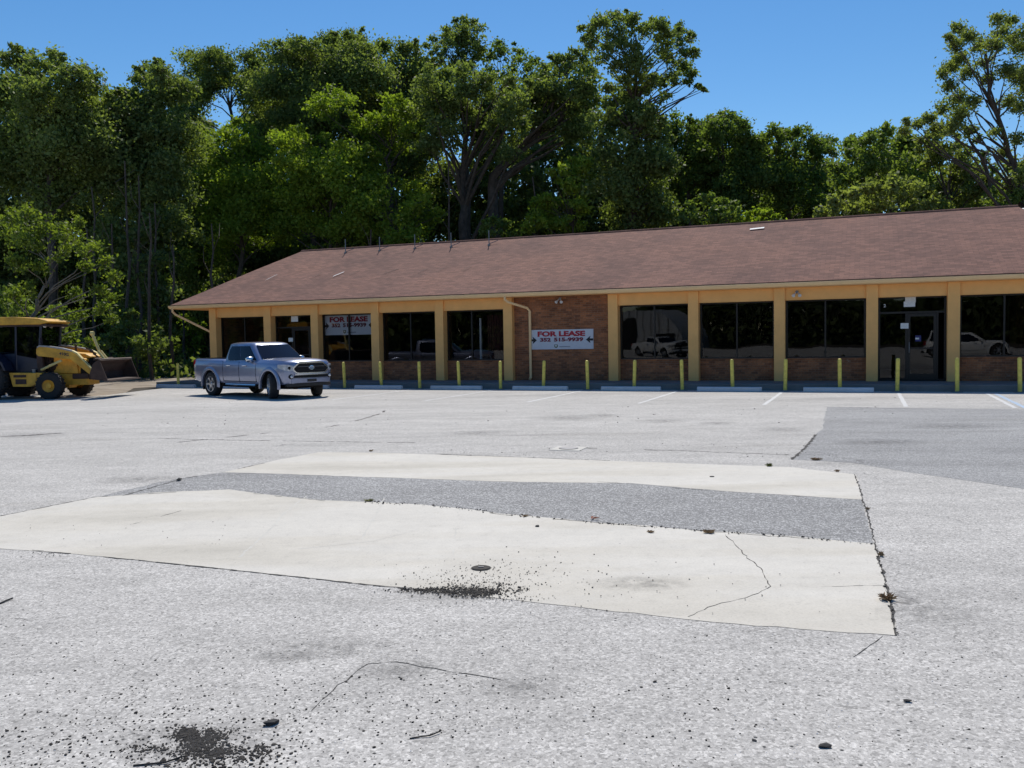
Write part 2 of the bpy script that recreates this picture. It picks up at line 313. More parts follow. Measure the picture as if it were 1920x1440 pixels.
flat('asphalt_strip', px([(150,940),(240,918),(330,898),(418,886)] + upper_b[::-1] + [(1615,937),(1622,962),(1640,1020)] + low_t[::-1]), 0.0012, M['asphalt_dark'], jit=0.012, step=0.12)
flat('asphalt_patch', px([(1550,763),(1546,785),(1541,806),(1530,815),(1512,838),(1487,862),(1530,864),(1600,868),(1700,885),(1800,899),(1920,917)]) + [B(36, -19.5), B(40, -7.7)], 0.0015, M['asphalt_patch'], jit=0.02, step=0.3)
# parking lines
for i, (s, blue) in enumerate([(13.7, 0), (16.8, 0), (19.85, 0), (22.95, 0), (26.1, 0), (28.3, 0), (10.65, 0), (28.5, 1), (33.2, 0)]):
    wdt = 0.05 if not blue else 0.055
    flat('parking_line', [B(s-wdt, -7.4), B(s+wdt, -7.4), B(s+wdt, -2.45), B(s-wdt, -2.45)], 0.003, M['blue_line'] if blue else M['line'], jit=0.006, step=0.2)
# cracks: ribbons of varying width
mb = MB()
def crack(pts, w0, rough=0.02, z=0.0018, breaks=0.0):
    P = [Vector(p[:2]) for p in pts]; Q = []
    for i in range(len(P)-1):
        L = (P[i+1]-P[i]).length; k = max(2, int(L/0.06)); nn = Vector((-(P[i+1]-P[i]).y, (P[i+1]-P[i]).x)).normalized()
        for j in range(k): Q.append(P[i].lerp(P[i+1], j/k) + nn*random.gauss(0, rough)*(1 if j else 0.2))
    Q.append(P[-1]); on = True
    for i in range(len(Q)-1):
        if random.random() < breaks: on = not on
        if not on: continue
        d = (Q[i+1]-Q[i]); n = Vector((-d.y, d.x)).normalized()*w0*random.uniform(0.35, 1.5)*0.5
        e = n*random.uniform(0.6, 1.3)
        mb.add([(*(Q[i]-n), z), (*(Q[i]+n), z), (*(Q[i+1]+e), z), (*(Q[i+1]-e), z)], [(3, 2, 1, 0)])
crack(px([(0,968),(180,932),(330,923)]), 0.02, 0.004, 0.0034)
crack(px([(230,930),(345,897),(418,886),(510,865),(598,848),(800,851),(960,857),(1250,868),(1480,876),(1600,888)]), 0.022, 0.004, 0.0034, 0.03)
crack(px([(1602,890),(1612,915),(1617,937),(1627,965),(1640,1020),(1650,1060),(1665,1110),(1680,1192)]), 0.015, 0.006, 0.0034)
crack(px([(60,1032),(260,1051),(480,1074),(700,1098),(900,1119),(1010,1131)]), 0.015, 0.004, 0.0034, 0.06)
crack(px([(470,925),(600,939),(770,946),(960,967),(1200,987),(1400,1002),(1520,1011)]), 0.012, 0.012, 0.0034, 0.12)
crack(px([(1120,903),(1250,914),(1370,923),(1500,931)]), 0.012, 0.012, 0.0034, 0.12)
crack(px([(585,1333),(625,1295),(670,1257),(690,1245),(740,1241),(790,1251),(860,1262),(940,1275)]), 0.006, 0.006)
crack(px([(1290,1157),(1340,1136),(1400,1121),(1445,1100),(1430,1070),(1400,1043),(1360,1003)]), 0.006, 0.008, 0.0034)
crack(px([(1540,1101),(1600,1099),(1655,1098)]), 0.005, 0.004, 0.0034)
crack(px([(1600,1232),(1625,1215),(1655,1193)]), 0.005, 0.006, breaks=0.08)
crack(px([(295,822),(420,825),(620,828),(830,831),(960,834),(1040,837),(1090,840),(1300,846),(1480,853)]), 0.035, 0.01, breaks=0.03)
crack(px([(330,830),(520,810),(620,800),(680,786),(715,775),(722,770)]), 0.05, 0.01, breaks=0.08)
crack(px([(1485,862),(1512,838),(1530,815)]), 0.04, 0.01); crack(px([(0,819),(60,816),(115,812)]), 0.09, 0.02)
crack(px([(250,983),(340,958),(470,925)]), 0.008, 0.003, 0.0034, 0.1)
crack(px([(1545,763),(1700,765),(1920,768)]), 0.04, 0.008, breaks=0.05)
tag(mb.build('pavement_cracks', M['crack'], fix=False), kind='structure')
M['stain'] = simple('tyre_scuffs', (0.555, 0.53, 0.475), 0.9, var=0.1, scale=3)
mb = MB(); crack(px([(720,935),(708,960),(690,990),(680,1010)]), 0.02, 0.004, 0.0031); crack(px([(575,930),(530,965),(510,990),(450,1045)]), 0.02, 0.004, 0.0031); crack(px([(858,960),(855,990),(850,1040)]), 0.015, 0.004, 0.0031, 0.1)
crack(px([(820,985),(700,1015),(560,1030)]), 0.012, 0.004, 0.0031, 0.15)
tag(mb.build('tyre_marks', M['stain'], fix=False), kind='structure')
def smudge_mat():
    m, t, p = new_mat('ground_grime'); out = t.nodes['Material Output']; p.inputs['Base Color'].default_value = (.07, .068, .066, 1); p.inputs['Roughness'].default_value = .9
    tc = N(t, 'ShaderNodeTexCoord'); ln = N(t, 'ShaderNodeVectorMath', operation='LENGTH'); sc = N(t, 'ShaderNodeVectorMath', operation='MULTIPLY'); sc.inputs[1].default_value = (2, 2, 0)
    ad = N(t, 'ShaderNodeVectorMath', operation='ADD'); ad.inputs[1].default_value = (-.5, -.5, 0); t.links.new(tc.outputs['Generated'], ad.inputs[0]); t.links.new(ad.outputs[0], sc.inputs[0]); t.links.new(sc.outputs[0], ln.inputs[0])
    fall = ramp(t, ln.outputs['Value'], [(0.1, 1.0), (0.95, 0.0)]).outputs[0]; n = ramp(t, noise(t, 9, 8, .75), [(.38, 0), (.68, 1)]).outputs[0]
    mu = N(t, 'ShaderNodeMath', operation='MULTIPLY'); t.links.new(fall, mu.inputs[0]); t.links.new(n, mu.inputs[1]); m3 = N(t, 'ShaderNodeMath', operation='MULTIPLY'); m3.inputs[1].default_value = .45; t.links.new(mu.outputs[0], m3.inputs[0])
    tr = N(t, 'ShaderNodeBsdfTransparent'); mx = N(t, 'ShaderNodeMixShader'); t.links.new(m3.outputs[0], mx.inputs[0]); t.links.new(tr.outputs[0], mx.inputs[1]); t.links.new(p.outputs[0], mx.inputs[2]); t.links.new(mx.outputs[0], out.inputs[0]); return m
M['smudge'] = smudge_mat()
for i, (cx, cy, rx, ry) in enumerate([(1060,784,85,6),(1130,779,40,4),(1465,806,60,6),(1345,794,40,3.5),(740,1258,85,34),(690,725.5,60,3),(60,817,70,6),(540,1228,70,22),(1200,1095,110,16),(980,1290,120,30),(1750,1150,110,30),(390,1400,170,60),(860,1112,120,14),(640,1215,110,24),(1240,790,60,4),(900,812,80,4),(1650,830,90,8),(1780,800,110,6),(260,900,80,8)]):
    P = px([(cx-rx, cy+ry), (cx+rx, cy+ry), (cx+rx, cy-ry), (cx-rx, cy-ry)]); o = MB().add([(p.x, p.y, 0.0045+i*.0002) for p in P], [(0, 1, 2, 3)]).build('ground_stain', M['smudge'], fix=False); tag(o, kind='structure')
# kerb / sidewalk
mb = MB(); Z0 = 0.2
poly = [B(-1.5, -1.7), B(36, -1.7), B(36, 0.45), B(-1.5, 0.45)]
mb.prism([(p.x, p.y) for p in poly], -0.05, Z0, 'z'); o = mb.build('sidewalk', M['sidewalk'], bevel=0.02); tag(o, kind='structure')

#=====================================================================  BUILDING  (local: x along facade, y into building, z up)
W_, D_, B_ = 2.75, 2.262, 3.905
seq = [W_, D_, W_, W_, W_, B_, W_, W_, W_, D_, W_]; c = [0]
for q in seq: c.append(c[-1]+q)
kinds = 'WDWWWBWWWDW'; LEN = c[-1]; DEP = 11.8
bld = thing('commercial_building', 'long single storey shop building with brown shingle hip roof and tan columns', 'building', B(0, 0, Z0), -YAW)
CW = 0.17
for i, x in enumerate(c):
    m = MB(); m.box((x-CW, 0.0, -0.01), (x+CW, 0.42, 2.985)); m.build('column', M['tan'], bld, bevel=0.008)
for i, k in enumerate(kinds):
    x0, x1 = c[i]+CW, c[i+1]-CW
    if k == 'B':
        m = MB(); m.box((x0, 0.24, -0.01), (x1, 0.5, 2.985)); m.build('brick_wall', M['brick'], bld); continue
    m = MB(); m.box((x0, 0.085, 2.605), (x1, 0.42, 2.985)); m.box((x0, 0.07, 2.585), (x1, 0.40, 2.607)); m.build('header', M['tan'], bld)
    zb = 0.73 if k == 'W' else 0.02
    if k == 'W':
        m = MB(); m.box((x0, 0.30, -0.01), (x1, 0.5, 0.70)); m.build('brick_wall', M['brick'], bld)
        m = MB(); m.box((x0, 0.26, 0.70), (x1, 0.5, 0.73)); sill = m.build('sill', M['brick'], bld)
    # frame
    fr = 0.045; y0, y1 = 0.33, 0.40; m = MB(); zt = 2.585
    m.box((x0, y0, zb), (x0+fr+0.02, y1, zt)); m.box((x1-fr-0.02, y0, zb), (x1, y1, zt)); m.box((x0+fr+0.02, y0, zt-fr), (x1-fr-0.02, y1, zt)); m.box((x0+fr+0.02, y0, zb), (x1-fr-0.02, y1, zb+fr))
    L = x1-x0
    if k == 'W':
        divs = [x0+L*0.5] if i != 4 else [x0+L*0.42]
        for q in divs: m.box((q-0.025, y0+.001, zb+fr), (q+0.025, y1-.001, zt-fr))
        wn = m.build('window', M['frame'], bld)
        g = MB(); g.add([(x0+.03, 0.365, zb+.02), (x1-.03, 0.365, zb+.02), (x1-.03, 0.365, zt-.02), (x0+.03, 0.365, zt-.02)], [(0, 1, 2, 3)]); g.build('pane', M['glass'], wn, fix=False)
    else:
        for a, b in ((0.30, 0.36), (0.68, 0.76), (0.43+0.02, 0.51)):
            pass
        m.box((x0+.065, y0+.001, 2.08), (x1-.065, y1-.001, 2.14)); m.box((x0+L*.405, y0+.002, zb+fr), (x0+L*.435, y1-.002, 2.08)); m.box((x0+L*.86, y0+.002, zb+fr), (x0+L*.885, y1-.002, 2.08))
        dn = m.build('door_frame', M['frame'], bld)
        g = MB(); g.add([(x0+.03, 0.365, 2.1), (x1-.03, 0.365, 2.1), (x1-.03, 0.365, zt-.02), (x0+.03, 0.365, zt-.02)], [(0, 1, 2, 3)])
        g.add([(x0+.03, 0.365, zb+.02), (x0+L*.42, 0.365, zb+.02), (x0+L*.42, 0.365, 2.1), (x0+.03, 0.365, 2.1)], [(0, 1, 2, 3)]); g.build('pane', M['glass'], dn, fix=False)
        # leaf
        a, b = x0+L*.437, x0+L*.858; m = MB(); m.box((a, .34, .05), (a+.08, .385, 2.07)); m.box((b-.08, .34, .05), (b, .385, 2.07)); m.box((a+.08, .34, 1.98), (b-.08, .385, 2.07)); m.box((a+.08, .34, .05), (b-.08, .385, .22)); m.box((a+.08, .345, .98), (b-.08, .38, 1.03))
        dr = m.build('door', M['frame'], bld)
        g = MB(); g.add([(a+.06, 0.362, .2), (b-.06, 0.362, .2), (b-.06, 0.362, 2.0), (a+.06, 0.362, 2.0)], [(0, 1, 2, 3)]); g.build('pane', M['glass'], dr, fix=False)
        h = MB(); h.tube([(a+.05, .335, .85), (a+.05, .28, .87), (a+.05, .28, 1.18), (a+.05, .335, 1.2)], .012, 6); h.build('handle', M['steel'], dr, smooth=True)
# end and back walls, interior
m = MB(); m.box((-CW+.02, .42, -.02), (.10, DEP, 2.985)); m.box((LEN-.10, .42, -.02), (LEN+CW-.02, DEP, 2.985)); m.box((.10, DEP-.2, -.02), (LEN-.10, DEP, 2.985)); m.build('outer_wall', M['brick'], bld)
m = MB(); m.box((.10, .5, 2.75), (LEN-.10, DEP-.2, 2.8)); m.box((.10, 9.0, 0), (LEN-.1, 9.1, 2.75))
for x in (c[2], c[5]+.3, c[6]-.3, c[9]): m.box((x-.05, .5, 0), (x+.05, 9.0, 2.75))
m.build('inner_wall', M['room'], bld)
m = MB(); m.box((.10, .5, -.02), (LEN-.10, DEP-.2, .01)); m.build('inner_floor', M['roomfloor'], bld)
m = MB(); m.box((11.75, .9, .01), (11.82, .97, 2.3)); m.build('inner_post', M['white'], bld)
m = MB()
for k in range(14): x = 12.2+k*.05; m.box((x, .62+.03*(k % 2), .05), (x+.052, .68+.03*(k % 2), 2.4))
m.build('curtain', M['curtain'], bld)
# roof
OS = 1.97; ZE = 3.157; RD = 6.06; ZR = 5.84; y0, y1 = -.25, 2*RD+.25; xa, xb = -OS, LEN+OS; ra, rb = xa+2.25, xb-2.25
# slight waviness along ridge and planes: subdivided grid on front slope
m = MB(); NX, NY = 60, 12; vs = []
for j in range(NY+1):
    v = j/NY
    for i in range(NX+1):
        u = i/NX; x = (xa+(xb-xa)*u)*(1-v) + (ra+(rb-ra)*u)*v; y = y0+(RD-y0)*v; z = ZE+(ZR-ZE)*v
        z += 0.018*math.sin(x*.9+v*3)*math.sin(v*math.pi) - 0.02*math.sin(math.pi*u)*v
        vs.append((x, y, z))
m.add(vs, [(j*(NX+1)+i, j*(NX+1)+i+1, (j+1)*(NX+1)+i+1, (j+1)*(NX+1)+i) for j in range(NY) for i in range(NX)])
m.add([(xa, y1, ZE), (xb, y1, ZE), (rb, RD, ZR), (ra, RD, ZR)], [(1, 0, 3, 2)])
m.add([(xa, y0, ZE), (xa, y1, ZE), (ra, RD, ZR)], [(0, 2, 1)]); m.add([(xb, y0, ZE), (xb, y1, ZE), (rb, RD, ZR)], [(0, 1, 2)])
roof = m.build('roof', M['shingle'], bld, fix=False)
# ridge cap
m = MB(); m.tube([(ra-.02, RD, ZR+.005), ((ra+rb)/2, RD, ZR-.018), (rb+.02, RD, ZR+.005)], .05, 6); m.build('ridge_cap', M['shingle'], roof)
# shingle edge (dark), fascia, soffit
m = MB(); e = .03; m.box((xa-e, y0-e, ZE-.02), (xb+e, y0+.02, ZE+.005)); m.box((xa-e, y1-.02, ZE-.02), (xb+e, y1+e, ZE+.005)); m.box((xa-e, y0+.02, ZE-.02), (xa+.02, y1-.02, ZE+.005)); m.box((xb-.02, y0+.02, ZE-.02), (xb+e, y1-.02, ZE+.005)); m.build('drip_edge', simple('dark_brown_edge', (.06, .035, .03), .8), roof)
m = MB(); m.box((xa, y0+.001, 2.985), (xb, y0+.03, ZE-.021)); m.box((xa, y1-.03, 2.985), (xb, y1, ZE-.021)); m.box((xa, y0+.031, 2.985), (xa+.03, y1-.031, ZE-.021)); m.box((xb-.03, y0+.031, 2.985), (xb, y1-.031, ZE-.021)); m.build('fascia', M['trim'], bld)
m = MB(); m.box((xa+.031, y0+.031, 2.99), (xb-.031, y1-.031, 3.01)); m.build('soffit', M['tan'], bld)
# gutter (K profile) front
m = MB(); gp = [(y0, ZE-.03), (y0-.115, ZE-.035), (y0-.115, ZE-.07), (y0-.075, ZE-.15), (y0-.0, ZE-.165)]
m.prism(gp, xa-.02, xb+.02, 'x'); gut = m.build('gutter', M['trim'], bld, bevel=.004)
# downspouts
def spout(pts, nm='downspout'):
    m = MB(); m.tube(pts, .048, 8); return m.build(nm, M['trim'], bld, smooth=True)
spout([(-1.80, y0-.06, ZE-.13), (-1.80, y0-.06, ZE-.28), (-1.72, y0+.02, ZE-.40), (-.25, .12, 2.02), (-.17, .2, 1.9)])
spout([(13.30, y0-.06, ZE-.13), (13.30, y0-.06, ZE-.25), (13.38, y0+.0, ZE-.34), (13.98, .12, 2.60), (14.06, .17, 2.48), (14.06, .17, .12), (14.06, .08, .05)])
# roof pieces: vents with braces, patches
def roofz(y): return ZE+(ZR-ZE)*(y-y0)/(RD-y0)
def roof_at(pxx, pyy):     # where a pixel ray meets the front roof plane, in local coords
    r = ray(pxx, pyy); n = Vector((0, -(ZR-ZE), (RD-y0))); n.normalize()
    o = Vector((0, 0, EYE)); s0, d0 = sd(o); lo = Vector((s0, d0, EYE-Z0)); s1, d1 = sd(o+r); ld = Vector((s1, d1, EYE-Z0+r.z))-lo
    p0 = Vector((0, y0, ZE)); t = (p0-lo).dot(n)/ld.dot(n); return lo+ld*t
for (vx, vy) in [(648, 474), (712, 470), (778, 466), (846, 463), (917, 459)]:
    p = roof_at(vx, vy); m = MB(); m.tube([p, p+Vector((0, 0, .62))], .022, 6); m.tube([p+Vector((0, 0, .04)), p+Vector((.34, .18, .19))], .014, 5); m.box((p.x-.05, p.y-.05, p.z-.05), (p.x+.05, p.y+.05, p.z+.03)); m.build('vent_pipe', M['steel'], roof)
for k, (a, b, c2, wd) in enumerate([((499, 526), (519, 516), 1, .09), ((625, 519), (645, 511), 1, .07), ((1406, 431), (1433, 428), 1, .08), ((655, 517), (675, 508), 0, .035), ((720, 514), (748, 505), 0, .03), ((783, 513), (804, 504), 0, .03), ((818, 512), (838, 500), 0, .04), ((868, 508), (884, 499), 0, .04), ((585, 520), (604, 513), 0, .03)]):
    p, q = roof_at(*a), roof_at(*b); dv = (q-p); up = Vector((0, RD-y0, ZR-ZE)).normalized()*wd; nz = Vector((0, 0, .03)); m = MB()
    m.add([p+nz-up, q+nz-up, q+nz+up, p+nz+up], [(0, 1, 2, 3)]); m.add([p-up-nz, q-up-nz, q+up-nz, p+up-nz], [(3, 2, 1, 0)]); m.build('roof_patch' if c2 else 'roof_crease', M['paper'] if c2 else M['crack'], roof, fix=False)
m = MB(); m.lathe([(.12, 0), (.12, .3), (.26, .32), (.24, .42), (.1, .47)], (rb+.35, RD+.9, ZR-.45), 'z', 16); m.build('roof_vent', M['white'], roof, smooth=True)
# floodlights
def flood(x, y, z):
    m = MB(); m.lathe([(.05, 0), (.05, .05)], (x, y-.05, z+.06), 'y', 12)
    f = m.build('floodlight', M['steel'], bld)
    for sx in (-1, 1):
        h = MB(); a = Vector((x+.03*sx, y-.06, z+.05)); b = Vector((x+.10*sx, y-.2, z-.07)); h.tube([a, a.lerp(b, .45), b.lerp(a, .2), b], [.012, .02, .05, .055], 10); h.build('lamp_head', M['white'], f, smooth=True)
flood(23.2, .085, 2.78); flood(15.2, .24, 2.83)
# address number and door notes
def text(body, name, size, mat, parent, loc, rot=(math.pi/2, 0, 0), ext=.004, bold=.0, sx=1.0, align='CENTER', width=None):
    cu = bpy.data.curves.new(name, 'FONT'); cu.body = body; cu.size = size; cu.extrude = ext; cu.offset = bold; cu.align_x = align; cu.align_y = 'CENTER'; cu.resolution_u = 3
    t = bpy.data.objects.new('tmp', cu); COL.objects.link(t); dg = bpy.context.evaluated_depsgraph_get(); me = bpy.data.meshes.new_from_object(t.evaluated_get(dg)); bpy.data.objects.remove(t)
    me.materials.clear(); me.materials.append(mat)
    if width: xs = [v.co.x for v in me.vertices]; sx = width/(max(xs)-min(xs)); mid = (max(xs)+min(xs))/2
    for v in me.vertices: v.co.x = (v.co.x-(mid if width else 0))*sx
    o = bpy.data.objects.new(name, me); COL.objects.link(o); o.parent = parent; o.location = loc; o.rotation_euler = rot; return o
text('2', 'house_number', .13, M['white'], bld, (25.78, .325, 2.33), bold=.004)
def facade_at(pxx, pyy, d=.36):
    r = ray(pxx, pyy); s0, d0 = sd(Vector((0, 0, 0))); s1, d1 = sd(r); t = (d-d0)/(d1-d0); return s0+(s1-s0)*t, EYE+r.z*t-Z0
def note(x0, y0_, x1, y1_, mat, label, cat='notice', d=.355):
    a, zt = facade_at(x0, y0_, d); b, zb = facade_at(x1, y1_, d)
    o = MB().box((a, d-.006, zb), (b, d, zt)).build('paper_notice', mat, M=Matrix.Translation(B(0, 0, Z0)) @ Matrix.Rotation(-YAW, 4, 'Z')); tag(o, label, cat); return o
note(1697, 557, 1717, 567, M['paper'], 'upper white notice taped above the right glass door', d=.322); note(1694.5, 565.5, 1716, 575, M['paper'], 'lower white notice overlapping another above the right glass door', d=.312)
note(1688.5, 606, 1703.5, 616, M['paper'], 'small white notice at eye height beside right glass door', d=.322)
o = note(1716, 629, 1727, 640, M['blue'], 'blue sticker with white mark on right glass door', 'sticker', d=.33); a, z_ = facade_at(1720, 634.5, .32)
m = MB(); m.box((a-.055, .3205, z_-.03), (a+.05, .3235, z_+.02)); m.build('white_mark', M['paper'], o, M=Matrix.Translation(B(0, 0, Z0)) @ Matrix.Rotation(-YAW, 4, 'Z'))
note(546, 593, 559, 603, M['paper'], 'white notice high on the left shop door behind truck', d=.322); note(541, 633.5, 549.5, 640.5, M['paper'], 'small white card on left shop door above truck roof', d=.322)
# lease signs
def lease_sign(loc_s, d, zc, wd, ht, label, cat, pm='signwhite'):
    sg = thing('lease_sign', label, cat, B(loc_s, d, Z0+zc), -YAW)
    m = MB(); m.box((-wd/2, -.012, -ht/2), (wd/2, .012, ht/2)); m.build('panel', M[pm], sg)
    y = -.0165
    text('FOR LEASE', 'large_lettering', ht*.34, M['red'], sg, (0, y, ht*.27), bold=ht*.017, width=wd*.75, ext=.003)
    text('352', 'phone_number', ht*.25, M['dred'], sg, (-.25*wd, y, -ht*.02), bold=ht*.013, width=wd*.17, ext=.003)
    text('515-9939', 'phone_number', ht*.25, M['dred'], sg, (.115*wd, y, -ht*.02), bold=ht*.013, width=wd*.46, ext=.003)
    for s in (-1, 1):
        a = MB(); e = wd/2; P = [(-.115*wd, 0), (-.185*wd, .19*ht), (-.172*wd, .055*ht), (-.225*wd, .055*ht), (-.225*wd, -.055*ht), (-.172*wd, -.055*ht), (-.185*wd, -.19*ht)]
        P = [((x-.27*wd)*-s if False else s*(x-.272*wd)*-1*-1, z-.03*ht) for x, z in P]
        a.prism(P, y-.002, y+.004, 'y'); a.build('arrow', M['ink'], sg)
    m = MB(); m.prism([(-.11*wd, -.26*ht), (-.055*wd, -.26*ht), (-.055*wd, -.38*ht), (-.082*wd, -.44*ht), (-.11*wd, -.38*ht)], y-.002, y+.004, 'y'); lg = m.build('shield_mark', simple('olive_mark', (.12, .13, .06), .6), sg)
    m = MB(); m.box((-.098*wd, y-.004, -.36*ht), (-.067*wd, y-.001, -.29*ht)); m.build('shield_centre', M['paper'], lg)
    m = MB(); m.box((-.03*wd, y-.002, -.39*ht), (.14*wd, y+.004, -.355*ht)); m.build('small_print_line', simple('grey_print', (.2, .21, .26), .6), sg)
    return sg
M['bannerwhite'] = simple('white_banner_vinyl', (.88, .87, .90), .6, var=.04, scale=2); M['signwhite'] = simple('white_sign_panel', (.60, .61, .66), .6, var=.05, scale=2)
a, zt = facade_at(993.5, 617, .22); b, zb = facade_at(1113, 656, .22)
lease_sign((a+b)/2, .22, (zt+zb)/2, b-a, .70, 'white lease board with arrows screwed to the brick wall panel', 'sign')
a, zt = facade_at(607, 591, .45); b, zb = facade_at(699, 628, .45)
lease_sign((a+b)/2+.04, .45, (zt+zb)/2, b-a+.1, .78, 'white lease banner hanging inside the window left of centre', 'banner', 'bannerwhite')

#=====================================================================  BOLLARDS, WHEEL STOPS
def bollard():
    t = empty('bollard'); m = MB(); m.lathe([(.055, 0), (.055, .93), (.046, .955), (.02, .968)], (0, 0, 0), 'z', 16); m.build('post', M['yellow'], t, smooth=True); m = MB(); m.lathe([(.16, -.01), (.15, .02), (.07, .03)], (0, 0, 0), 'z', 14); m.build('footing', M['sidewalk'], t); return t
bl = {0: 'yellow bollard standing alone at the far left corner, left of the truck bed', 2: 'yellow bollard hidden behind the silver truck, below the left door', 3: 'yellow bollard behind the silver truck hood', 4: 'yellow bollard behind the truck front end',
 5: 'yellow bollard just right of the truck nose, below the banner window', 6: 'yellow bollard beside the tan column right of the banner window', 7: 'yellow bollard below the window showing a reflected car', 8: 'yellow bollard in front of window with the white post, left side',
 9: 'yellow bollard at the tan column left of the brick panel', 10: 'yellow bollard at the left side of the brick panel below the lease board', 11: 'yellow bollard at the right side of the brick panel', 12: 'yellow bollard just right of the column ending the brick panel', 13: 'yellow bollard left of the second column from the brick panel',
 14: 'yellow bollard centred below the second window right of brick panel', 15: 'yellow bollard overlapping the column below the twin floodlight', 16: 'yellow bollard below the window left of the right glass door', 17: 'yellow bollard in front of the right glass door', 18: 'yellow bollard overlapping the column right of the glass door', 19: 'yellow bollard under the rightmost window at frame edge', 20: 'yellow bollard beyond the right frame edge', 1: 'yellow bollard behind the silver truck bed'}
proto = None
for k in range(0, 20):
    s = 7.6 + 1.54*(k-5)
    if k == 0: s = -.12
    o = bollard() if proto is None else copy_tree(proto); proto = proto or o
    o.location = B(s, -1.95, 0); o.rotation_euler = (random.uniform(-.035, .035), random.uniform(-.035, .035), random.uniform(0, 6)); tag(o, bl[k], 'bollard', 'yellow bollards along the shop front')
sl_ = ['white wheel stop at the far left end behind the truck bed', 'white wheel stop hidden behind the silver truck doors', 'white wheel stop behind the truck nose', 'white wheel stop just right of the truck nose', 'white wheel stop below the window with the white post', 'white wheel stop below the downspout and brick panel', 'white wheel stop with dark chipped corner, right of the brick panel', 'white wheel stop below the second window right of brick panel', 'white wheel stop below window left of the right glass door', 'bluish white wheel stop at the right edge of the photo']
proto = None
for k, s in enumerate([.05, 3.1, 6.15, 9.2, 12.25, 15.3, 18.35, 21.4, 24.5, 30.6]):
    if proto is None:
        m = MB(); m.prism([(-.08, 0), (.08, 0), (.06, .12), (.03, .14), (-.03, .14), (-.06, .12)], -.96, .96, 'x'); o = proto = m.build('wheel_stop', M['stop'], bevel=.012)
    else: o = proto.copy(); COL.objects.link(o)
    o.location = B(s, -2.27, 0.0); o.rotation_euler = (0, 0, -YAW+random.uniform(-.012, .012)); tag(o, sl_[k], 'wheel stop', 'concrete wheel stops along the shop front')
#=====================================================================  PICKUP TRUCK (x forward, y left, z up)
def paint(name, col, metal=.55, rough=.28):
    m, t, p = new_mat(name); p.inputs['Metallic'].default_value = metal; p.inputs['Roughness'].default_value = rough; p.inputs['Coat Weight'].default_value = 0.8; p.inputs['Coat Roughness'].default_value = 0.05
    c = ramp(t, noise(t, 2.5, 4, 0.6, obj=True), [(0.3, [x*.93 for x in col]), (0.7, [min(1, x*1.05) for x in col])]).outputs[0]; t.links.new(c, p.inputs['Base Color']); return m
M['silver'] = paint('silver_blue_paint', (0.275, 0.305, 0.43)); M['whitepaint'] = paint('white_paint', (0.75, 0.75, 0.75), 0.0, .35); M['darkpaint'] = paint('dark_grey_paint', (0.03, 0.03, 0.035), .3)
M['chrome'] = simple('bright_chrome', (.72, .74, .78), .18, 1.0, var=.04); M['alloy'] = simple('machined_alloy', (.55, .56, .6), .3, .8, var=.1)
M['carglass'] = simple('near_black_car_glass', (.005, .007, .016), .05, 0, var=.05); M['carglass'].node_tree.nodes['Principled BSDF'].inputs['Specular IOR Level'].default_value = .28; M['lightglass'] = glass('cab_glass', (.22, .26, .30), 0, .8); M['lens'] = simple('clear_headlight_lens', (.55, .57, .62), .12, .3, var=.3, scale=30, coat=1.0); M['trimblack'] = simple('black_plastic_trim', (.012, .012, .014), .5, var=.2)  # car glass is opaque, with the cabin's darkness put into its colour
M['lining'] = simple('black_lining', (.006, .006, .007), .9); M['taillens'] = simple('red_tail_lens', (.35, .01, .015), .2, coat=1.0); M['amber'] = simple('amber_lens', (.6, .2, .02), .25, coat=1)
def cut(o, cutters):
    for q in cutters:
        b = o.modifiers.new('c', 'BOOLEAN'); b.operation = 'DIFFERENCE'; b.object = q; b.solver = 'EXACT'
    dg = bpy.context.evaluated_depsgraph_get(); me = bpy.data.meshes.new_from_object(o.evaluated_get(dg)); o.modifiers.clear(); o.data = me
    for q in cutters: bpy.data.objects.remove(q)
WB, TR, WR = 1.69, .81, .388
